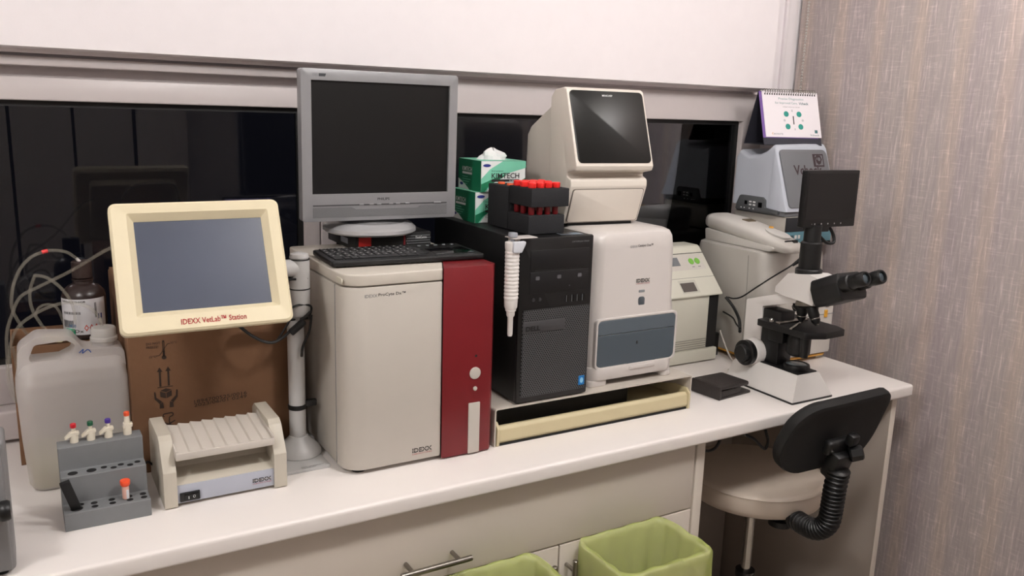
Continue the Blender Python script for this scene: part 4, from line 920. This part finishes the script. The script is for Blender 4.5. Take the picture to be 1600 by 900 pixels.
# desk calendar on top
ca = thing('desk_calendar', 'spiral-bound desk calendar with white page and dark stand', 'calendar', (2.052, 1.822, .6245), R(-13.6), local=True)
cw_, chh = .195, .165; lean = R(-18.8)
fmx = Matrix.Translation((0, -.047, 0)) @ Matrix.Rotation(lean, 4, 'X')
part('front_board', xf(bx(-cw_/2-.008, cw_/2, 0, .002, 0, chh), fmx), M('stand_board', (44, 44, 54), .6), ca)
part('purple_page', xf(bx(-cw_/2-.009, cw_/2-.01, -.0012, -.0002, .022, chh), fmx), M('page_purple', (120, 88, 160), .6), ca)
pg = part('page', xf(bx(-cw_/2, cw_/2, -.0032, -.0014, .024, chh), fmx), M('page_white', (240, 234, 238), .55, var=.01), ca, label='white printed page')
bmx = Matrix.Translation((0, .063, 0)) @ Matrix.Rotation(-lean, 4, 'X')
part('back_board', xf(bx(-cw_/2-.008, cw_/2, -.002, 0, 0, chh+.002), bmx), MATS['stand_board'], ca)
part('base_board', bx(-cw_/2-.008, cw_/2, -.047, .063, 0, .002), MATS['stand_board'], ca)
pf = fmx @ FR(0, -.0033, 0)
inkc = M('text_teal', (110, 150, 150), .6); teal = M('dot_teal', (40, 148, 135), .55)
lettering('Precise Diagnostics', pf @ Matrix.Translation((-.042, .138, 0)), .088, .009, inkc, ca)
lettering('for Improved Care,', pf @ Matrix.Translation((-.055, .125, 0)), .078, .009, inkc, ca); lettering('Vcheck', pf @ Matrix.Translation((.028, .126, 0)), .034, .008, M('text_dark_teal', (60, 105, 110), .6), ca, bold=.015)
lettering('VETERINARY IMMUNOASSAY ANALYZER', pf @ Matrix.Translation((-.030, .1165, 0)), .060, .0028, ink_grey, ca)
for x, z in ((-.020, .096), (.025, .096), (-.018, .057), (.027, .057)):
    q = part('round_icon', xf(NB(), pf) if False else (lambda b: (b.faces.new([b.verts.new((p[0], p[1], .0002)) for p in circ(x, z, .0088, 20)]), xf(b, pf), b)[2])(NB()), teal, ca)
decals([rc(.002, .064, .0055, .090)], pf, ink, ca, 'analyser_picture'); decals([circ(-.028, .076, .004, 8), circ(.036, .077, .004, 8), rc(-.001, .103, .004, .110), rc(.004, .046, .008, .052)], pf, M('pale_icon', (200, 198, 202), .6), ca, 'pale_icons')
lettering('BIONOTE', pf @ Matrix.Translation((-.070, .031, 0)), .032, .005, ink_grey, ca); decals(stroke([(-.072, .038), (-.0755, .0345), (-.0725, .031)], .0015), pf, M('logo_gold', (205, 150, 60), .6), ca, 'logo_mark')
lettering('Vcheck', pf @ Matrix.Translation((.058, .029, 0)), .032, .0055, MATS['text_dark_teal'], ca); decals([rc(.075, .038, .085, .048)], pf, MATS['text_dark_teal'], ca, 'logo_box')
hol = NB(); co_ = NB()
for k in range(22):
    x = -cw_/2+.010+k*(cw_-.020)/21
    t = [(x-.0022, chh-.0105), (x+.0022, chh-.0105), (x+.0022, chh-.0055), (x-.0022, chh-.0055)]
    hol.faces.new([hol.verts.new((p[0], p[1], .0002)) for p in t])
    c0 = Vector((x, 0.0, chh+.001)); pth = [c0+Vector((.0012*math.sin(a/2), math.cos(a)*.0078, math.sin(a)*.0078)) for a in [2*math.pi*i/10-1.2 for i in range(11)]]
    tube(pth, .0011, 5, co_)
xf(hol, pf); part('punch_holes', hol, ink, ca, kind='stuff'); xf(co_, fmx); part('spiral_binding', co_, steel, ca, kind='stuff')

# ================================================================== MICROSCOPE
ms = thing('microscope', 'white trinocular microscope with black stage and eyepieces on the worktop', 'microscope', (1.712, 1.46, 0))
mw = M('microscope_white', (226, 222, 218), .35, var=.015); mb = M('microscope_black', (16, 16, 17), .45, var=.08)
cxm = 1.712
def trap(y, wb, wt, z0, z1, cx=cxm): return [(cx-wb/2, y, z0), (cx+wb/2, y, z0), (cx+wt/2, y, z1), (cx-wt/2, y, z1)]
t = loft([trap(1.352, .148, .145, .004, .008), trap(1.372, .146, .080, .004, .0655), trap(1.52, .144, .080, .004, .066), trap(1.58, .134, .078, .004, .060), trap(1.597, .118, .07, .004, .045)]); bev(t, sharp_edges(t, .3), .004, 2)
part('base', t, mw, ms)
part('base_plate', prism(rpoly([(1.636, 1.350), (1.788, 1.350), (1.784, 1.60), (1.64, 1.60)], .004), 'z', 0, .0045), mb, ms)
part('base_top', bx(cxm-.036, cxm+.036, 1.376, 1.515, .064, .0685, .001), mb, ms)
part('field_lens', lathe([(.033, .068), (.034, .076), (.032, .082), (.027, .083), (.026, .081), (0, .081)], (cxm, 1.412, 0), 32), mb, ms)
part('lens_glass', lathe([(.0255, .0812), (.02, .0825), (0, .083)], (cxm, 1.412, 0), 28), M('lens_grey', (110, 118, 122), .12, var=0), ms)
armp = rpoly([(1.574, .05), (1.576, .222), (1.44, .268), (1.355, .275), (1.355, .258), (1.40, .249), (1.518, .214), (1.514, .06)], [.003, .005, .01, .006, .004, .004, .004, .004], 4)
part('arm', prism(armp, 'x', cxm-.029, cxm+.029, .0025, 2), mw, ms)
part('focus_block', bx(cxm-.026, cxm+.026, 1.455, 1.516, .069, .210, .002), mb, ms)
part('knob_hub', cyl((cxm-.052, 1.530, .088), (cxm-.02, 1.530, .088), .034, .038, 32, b=.002), mw, ms)
for sgn in (-1, 1):
    kn = [(.030, 0), (.034, .002), (.034, .016), (.030, .018), (.024, .018), (.022, .030), (.020, .032), (0, .032)]
    part('focus_knob', lathe(kn, (cxm+sgn*.053, 1.530, .088), 28, axis=(sgn, 0, 0)), mb, ms)
# stage and condenser
st_ = part('stage', prism(rpoly([(1.650, 1.505), (1.650, 1.345), (1.70, 1.322), (1.776, 1.326), (1.790, 1.36), (1.790, 1.505)], .008, 3), 'z', .170, .187, .002, 2), mb, ms)
part('stage_drive', cyl((1.672, 1.36, .118), (1.672, 1.36, .172), .010, .013, 18), mb, ms)
part('slide_holder', bx(1.655, 1.76, 1.43, 1.445, .187, .194, .001), chrome, st_, label='chrome slide holder')
part('slide_arm', xf(bx(-.055, .055, -.003, .003, 0, .003), Matrix.Translation((1.69, 1.405, .188)) @ Matrix.Rotation(R(25), 4, 'Z')), chrome, st_)
part('slide_screw', lathe([(.006, 0), (.006, .006), (.004, .009), (0, .009)], (1.652, 1.455, .19), 14), chrome, st_)
part('condenser', lathe([(.022, .105), (.030, .112), (.030, .150), (.022, .172)], (cxm, 1.412, 0), 24), mb, ms)
part('stage_bracket', bx(cxm-.03, cxm+.03, 1.44, 1.49, .13, .172, .003), mb, ms)
# nosepiece and objectives
nm_ = Matrix.Translation((cxm, 1.395, .252)) @ Matrix.Rotation(R(-9), 4, 'X')
nosep = part('nosepiece', xf(lathe([(.024, -.016), (.033, -.010), (.034, 0), (.030, .006), (.02, .008)], (0, 0, 0), 32), nm_), steel, ms, label='knurled metal nosepiece')
def objective(ax, base, L, nm='objective'):
    a = Vector(ax).normalized(); b = Vector(base)
    o = part(nm, lathe([(.0125, 0), (.0135, .004), (.0135, L*.55), (.0115, L*.62), (.0115, L*.78), (.007, L*.92), (.004, L), (0, L)], b, 20, axis=a), mb, ms)
    part('ring', lathe([(.01175, L*.66), (.01175, L*.70)], b, 20, axis=a), chrome, o)
    part('tip', lathe([(.0075, L*.90), (.0045, L*.995), (.0, L*1.0)], b, 16, axis=a), chrome, o)
objective((0, .02, -1), (cxm, 1.412, .245), .052); objective((0, -.55, -1), (cxm-.008, 1.380, .244), .052); objective((.7, .2, -1), (cxm+.018, 1.40, .245), .042); objective((0, .7, -1), (cxm+.008, 1.424, .245), .035)
# head
hd = loft([[(cxm-.030, 1.480, .262), (cxm+.030, 1.480, .262), (cxm+.030, 1.480, .276), (cxm-.030, 1.480, .276)], [(cxm-.036, 1.445, .258), (cxm+.036, 1.445, .258), (cxm+.034, 1.440, .318), (cxm-.034, 1.440, .318)],
           [(cxm-.040, 1.385, .256), (cxm+.040, 1.385, .256), (cxm+.034, 1.372, .326), (cxm-.034, 1.372, .326)], [(cxm-.040, 1.350, .252), (cxm+.040, 1.350, .252), (cxm+.034, 1.338, .318), (cxm-.034, 1.338, .318)]])
bev(hd, sharp_edges(hd, .2), .006, 3); part('head', hd, mw, ms)
part('tube_collar', lathe([(.031, .316), (.033, .320), (.033, .332), (.030, .335)], (cxm, 1.405, 0), 32), mb, ms)
part('camera_tube', lathe([(.0255, .334), (.0265, .340), (.0265, .400), (.0235, .403), (.021, .404), (.021, .445)], (cxm, 1.405, 0), 32), mb, ms)
bd = Vector((0, -math.cos(R(24)), math.sin(R(24))))
bmx_ = Matrix.Translation((cxm, 1.335, .284)) @ Matrix.Rotation(R(-24), 4, 'X')
t = prism(rpoly([(-.044, -.030), (.044, -.030), (.050, -.016), (.050, .016), (.040, .038), (-.040, .038), (-.050, .016), (-.050, -.016)], .008, 3), 'y', -.068, .016, .005, 2)
part('binocular_box', xf(t, bmx_), mb, ms)
for sx in (-1, 1):
    b0 = Vector((cxm+sx*.029, 1.335, .284))+bd*.064+Vector((0, 0, .010))
    ep = part('eyepiece', lathe([(.0195, 0), (.0195, .022), (.0165, .024), (.0165, .040), (.0175, .042), (.0175, .062), (.0155, .066), (.0125, .066), (.0120, .060), (0, .060)], b0, 26, axis=bd), mb, ms)
    part('eye_lens', lathe([(.0118, .0602), (.008, .0625), (0, .0632)], b0, 20, axis=bd), M('eye_lens', (70, 80, 86), .08, var=0), ep)
part('dioptre_dots', decal([(0, 0), (.004, 0), (.004, .001), (0, .001)], bmx_ @ TP(.01, -.05, .0385), ink_white, ms, 'scale_mark').data and xf(bx(-.012, .012, -.052, -.050, .0382, .0386), bmx_), ink_white, ms)

# small black screen on the camera tube
mm_ = thing('camera_screen', 'small black square screen mounted on the microscope camera tube', 'screen', (1.748, 1.392, .440), R(-4.6), local=True)
W_, H_ = .177, .141
part('case', prism(rrect(-W_/2, W_/2, .0, H_, .003), 'y', -.004, .014, .002, 2), black, mm_)
part('rear_box', bx(-.05, .045, .013, .032, .0, .08, .004), black, mm_)
part('screen', prism(rc(-W_/2+.007, .020, W_/2-.007, H_-.007), 'y', -.0044, -.003), M('screen_off', (14, 14, 15), .35, var=0), mm_)
for k, x in enumerate((-.058, -.048, -.026, -.004, .018, .040)): decal(circ(x, .009, .0020 if k else .001, 10), FR(0, -.0041, 0), M('icon_pale', (170, 170, 170), .5), mm_, 'button_icon')
part('mount', bx(-.052, .005, -.003, .03, -.012, .004, .003), black, mm_)
mesh_thing('video_cable', tube(spline([(1.775, 1.425, .452), (1.795, 1.42, .43), (1.805, 1.415, .41), (1.80, 1.41, .395), (1.78, 1.415, .395), (1.758, 1.42, .412), (1.742, 1.422, .425)], 8), .0042, 10), black, 'thick black cable looping below the small black screen', 'cable')

# cables beside the microscope
pc_ = thing('plug_cable', 'thin black cable with red plug running down beside the microscope', 'cable', (1.74, 1.62, 0))
part('cord', tube(spline([(1.765, 1.485, .338), (1.748, 1.50, .318), (1.735, 1.54, .285), (1.74, 1.60, .243), (1.755, 1.66, .205), (1.765, 1.70, .19), (1.762, 1.72, .19)], 8), .0022, 8), black, pc_)
part('strain_relief', cyl((1.752, 1.492, .324), (1.770, 1.475, .346), .0035, .007, 12), black, pc_)
part('red_plug', cyl((1.770, 1.475, .346), (1.781, 1.462, .359), .007, .0075, 12), M('plug_red', (170, 50, 60), .5), pc_)
mesh_thing('black_cable', tube(spline([(1.757, 1.725, .19), (1.765, 1.70, .165), (1.75, 1.66, .14), (1.72, 1.625, .125), (1.705, 1.61, .12)], 8), .0045, 8), black, 'thick black cable hanging behind the microscope arm', 'cable')
mesh_thing('black_cable', tube(spline([(1.757, 1.73, .145), (1.745, 1.68, .14), (1.72, 1.64, .133), (1.705, 1.61, .13)], 8), .0024, 8), black, 'thin black cable running level behind the microscope arm', 'cable')
mesh_thing('white_cable', tube(spline([(1.762, 1.742, .085), (1.770, 1.725, .045), (1.766, 1.695, .015), (1.75, 1.655, .004), (1.725, 1.64, .003), (1.70, 1.635, .003)], 8), .0024, 8), pl_white, 'white cable curling on the worktop behind the microscope', 'cable')
mesh_thing('power_adapter', bx(1.748, 1.785, 1.765, 1.80, 0, .07, .003), black, 'black power adapter between the two analysers', 'adapter')

# wallet
wl = thing('wallet', 'black folded leather wallet lying beside the riser', 'wallet', (1.552, 1.508, 0), R(6), local=True)
lea = M('black_leather', (40, 34, 32), .5, var=.15, nscale=60, bump=.5, bscale=160)
part('lower_flap', prism(rrect(-.066, .060, -.046, .046, .006), 'z', 0, .006, .002, 2), lea, wl)
t = prism(rrect(-.066, .050, -.047, .047, .008), 'z', 0, .011, .0045, 3); xf(t, Matrix.Translation((0, 0, .0235)) @ Matrix.Rotation(R(2), 4, 'Y')); part('upper_flap', t, lea, wl)
part('spine', prism(rpoly([(-.0685, .0), (-.060, .0), (-.060, .036), (-.0685, .036)], .005, 4), 'y', -.0465, .0465, .002), lea, wl)
part('inner_pocket', prism(rrect(-.064, .020, -.044, .044, .005), 'z', .006, .0225, .001), lea, wl)

# ================================================================== STOOL
sc = (1.700, 1.505)
so = thing('stool', 'round white padded stool with black backrest tucked under the worktop', 'stool', (sc[0], sc[1], FZ))
seatm = M('seat_vinyl', (205, 192, 178), .42, var=.03, bump=.1, bscale=80)
zs = -.245
part('seat', lathe([(.10, zs-.068), (.168, zs-.064), (.181, zs-.060), (.186, zs-.045), (.1875, zs-.012), (.184, zs-.004), (.172, zs), (.0, zs+.001)], (*sc, 0), 64), seatm, so, ang=60)
part('seat_piping', (lambda b: b)(tube([Vector((sc[0]+.1870*math.cos(a), sc[1]+.1870*math.sin(a), zs-.0075)) for a in [2*math.pi*i/64 for i in range(65)]], .0022, 6)), seatm, so)
part('seat_plate', lathe([(.09, zs-.082), (.09, zs-.067)], (*sc, 0), 24), black, so)
part('gas_column', lathe([(.014, FZ+.25), (.014, zs-.08)], (*sc, 0), 24), chrome, so)
part('column_sleeve', lathe([(.024, FZ+.08), (.024, FZ+.335)], (*sc, 0), 24), chrome, so)
part('column_collar', lathe([(.026, FZ+.328), (.027, FZ+.332), (.027, FZ+.350), (.018, FZ+.352)], (*sc, 0), 24), black, so)
for k in range(5):
    a = 2*math.pi*k/5+.3; ex = Vector((math.cos(a), math.sin(a), 0)); b0 = Vector((*sc, FZ+.10))
    lg = part('leg', tube([b0+ex*.015, b0+ex*.12+Vector((0, 0, -.01)), b0+ex*.26+Vector((0, 0, -.035))], .014, 10), chrome, so)
    part('caster', cyl(b0+ex*.26+Vector((-ex.y*.018, ex.x*.018, -.075)), b0+ex*.26+Vector((ex.y*.018, -ex.x*.018, -.075)), .025, n=18, b=.004), black, lg)
part('adjust_knob', lathe([(.03, zs-.09), (.03, zs-.075)], (1.655, 1.365, 0), 20), black, so)
# corrugated arm
pth = spline([(sc[0], 1.42, zs-.070), (1.674, 1.36, zs-.060), (1.657, 1.30, zs-.058), (1.646, 1.245, zs-.046), (1.642, 1.212, zs-.012), (1.638, 1.203, zs+.035), (1.634, 1.198, zs+.085), (1.630, 1.190, zs+.14)], 32)
dense = []
for a, b in zip(pth, pth[1:]): dense += [a, (a+b)/2]
rad = [.0240+.0034*math.sin(i*.46) for i in range(len(dense))]
part('corrugated_arm', tube(dense, .02, 18, radii=rad), M('bellows_black', (10, 10, 11), .4, var=.05), so, ang=60)
bkm = Matrix.Translation((1.645, 1.222, -.030)) @ Matrix.Rotation(R(-2), 4, 'Z') @ Matrix.Rotation(R(17), 4, 'X')
hw_, hh_ = .178, .098
Ls = []
for y, gr in ((-.012, .016), (-.0145, .008), (-.013, .002), (-.006, 0), (.008, 0), (.014, .003), (.016, .012)):
    lp = rpoly([(-hw_+gr, -hh_+gr), (hw_-gr-.02, -hh_+gr), (hw_-gr, hh_-gr), (-hw_+gr+.03, hh_-gr)], [.075, .085, .045, .085], 10)
    Ls.append([(p.x, y-(p.x/.178)**2*-.022, p.y) for p in lp])
part('backrest', xf(loft(Ls), bkm), M('backrest_black', (14, 13, 13), .75, var=.12, nscale=200), so, ang=40)
part('backrest_bracket', xf(bx(-.052, .030, -.036, -.012, -.034, .004, .008, 3), bkm), black, so)
part('bracket_bolt', xf(cyl((-.040, -.036, -.020), (-.040, -.040, -.020), .005, n=12), bkm), chrome, so)
part('bracket_wedge', xf(bx(-.006, .022, -.052, -.03, -.004, .026, .006, 2), bkm), black, so)
part('clamp_knob', cyl((1.652, 1.185, -.070), (1.676, 1.165, -.062), .021, .019, 8, b=.004), black, so)
part('arm_head', xf(bx(-.036, .022, -.058, -.02, -.095, -.025, .008, 2), bkm), black, so)

# ================================================================== BINS AND LOOSE CABLES
def film_mat():
    m = milky_mat('green_film', (216, 230, 140), .50, .3); return m
film = film_mat()
binm = M('bin_beige', (205, 196, 180), .5, var=.03)
def bin_(x0, x1, label):
    t = thing('waste_bin', label, 'bin', ((x0+x1)/2, 1.26, FZ), group='waste bins with green bags')
    y0, y1, zr = 1.175, 1.340, -.208
    def R4(i, z, rr=.02): return [(p.x, p.y, z) for p in rrect(x0+i, x1-i, y0+i, y1-i, rr, 5)]
    L = [R4(.03, FZ+.002), R4(.0, zr-.012), R4(-.003, zr-.010), R4(-.003, zr), R4(.004, zr), R4(.005, zr-.02), R4(.033, FZ+.006)]
    part('bin_body', loft(L), binm, t)
    # bag: lining, roll over the rim, skirt with folds
    rows = []
    for k, (i, z) in enumerate(((.055, -.42), (.022, -.36), (.012, -.28), (.009, -.215), (.004, zr+.006), (-.004, zr+.0085), (-.0075, zr+.002), (-.009, zr-.03), (-.010, zr-.075), (-.009, zr-.115))):
        base = rrect(x0+i, x1-i, y0+i, y1-max(i, -.002), .022, 5); dense_ = []
        for a, b in zip(base, base[1:]+base[:1]):
            m_ = max(1, int((b-a).length/.009))
            for q in range(m_): dense_.append(a.lerp(b, q/m_))
        if k == 0: N = len(dense_)
        # resample to N
        tot = [0]
        for a, b in zip(dense_, dense_[1:]+dense_[:1]): tot.append(tot[-1]+(b-a).length)
        out_ = []; NN = 120
        for q in range(NN):
            s = tot[-1]*q/NN; j = max(jj for jj in range(len(dense_)) if tot[jj] <= s)
            a = dense_[j]; b = dense_[(j+1) % len(dense_)]; out_.append(a.lerp(b, (s-tot[j])/max(1e-9, tot[j+1]-tot[j])))
        amp = (.012, .008, .005, .003, .001, .001, .0015, .0035, .005, .007)[k]
        rows.append([(p.x+amp*math.sin(q*.9+k)*.5, min(p.y+amp*math.cos(q*.73+k*.6)*.5, 1.350), z+(amp*1.6*math.sin(q*.41+x0*9) if k != 4 and k != 5 else .0015*math.sin(q*.6))) for q, p in enumerate(out_)])
    part('bin_bag', loft(rows, cap=False), film, t, label='pale green plastic bag', ang=80)
bin_(.988, 1.222, 'waste bin with green bag beside the open knee space')
bin_(.642, .872, 'waste bin with green bag below the drawer handle')
mesh_thing('hanging_cable', tube(spline([(1.357, 1.365, -.074), (1.380, 1.365, -.079), (1.400, 1.365, -.074), (1.412, 1.365, -.056), (1.412, 1.365, -.034)], 8), .0035, 8), black, 'black cable loop hanging under the worktop by the cabinet side', 'cable')
mesh_thing('hanging_cable', tube(spline([(1.465, 1.365, -.034), (1.495, 1.365, -.058), (1.530, 1.365, -.077), (1.562, 1.365, -.105), (1.574, 1.365, -.108), (1.579, 1.365, -.090), (1.566, 1.365, -.058), (1.562, 1.365, -.034)], 8), .0038, 8), black, 'black cable loop hanging under the worktop above the stool seat', 'cable')

# ================================================================== THE ROOM BEHIND (seen mirrored in the window)
cbr = thing('tall_cabinet', 'tall pale cabinet with dark door gaps against the opposite wall', 'cabinet', (.7, -2.55, FZ))
part('carcass', bx(-.4, 1.09, -2.69, -2.42, FZ, ZC-.25), M('cabinet_gap', (45, 38, 36), .6), cbr)
for a_, b_ in ((-.395, -.01), (.01, .36), (.38, .73), (.755, 1.085)): part('door', bx(a_, b_, -2.42, -2.402, FZ+.05, ZC-.27, .002), M('cabinet_pale', (206, 196, 190), .5), cbr)
dk = thing('desk', 'small desk against the opposite wall', 'desk', (1.65, -2.4, FZ))
part('desk_top', bx(1.15, 2.15, -2.68, -2.1, -.30, -.27, .004), M('desk_wood', (120, 95, 75), .5), dk)
for x in (1.19, 2.11):
    for y in (-2.65, -2.14): part('leg', bx(x-.02, x+.02, y-.02, y+.02, FZ, -.30), black, dk)
dm = thing('desk_monitor', 'lit desktop monitor on the small desk', 'monitor', (1.53, -2.42, -.27))
part('foot', bx(1.43, 1.63, -2.50, -2.32, -.27, -.258, .003), black, dm); part('neck', bx(1.51, 1.55, -2.46, -2.44, -.258, -.1), black, dm)
part('case', bx(1.31, 1.75, -2.45, -2.42, -.235, .015, .004), black, dm)
part('lit_screen', bx(1.325, 1.735, -2.4205, -2.418, -.22, .0), M('screen_lit', (190, 180, 225), .4, var=.1, nscale=6, emit=1.2), dm)
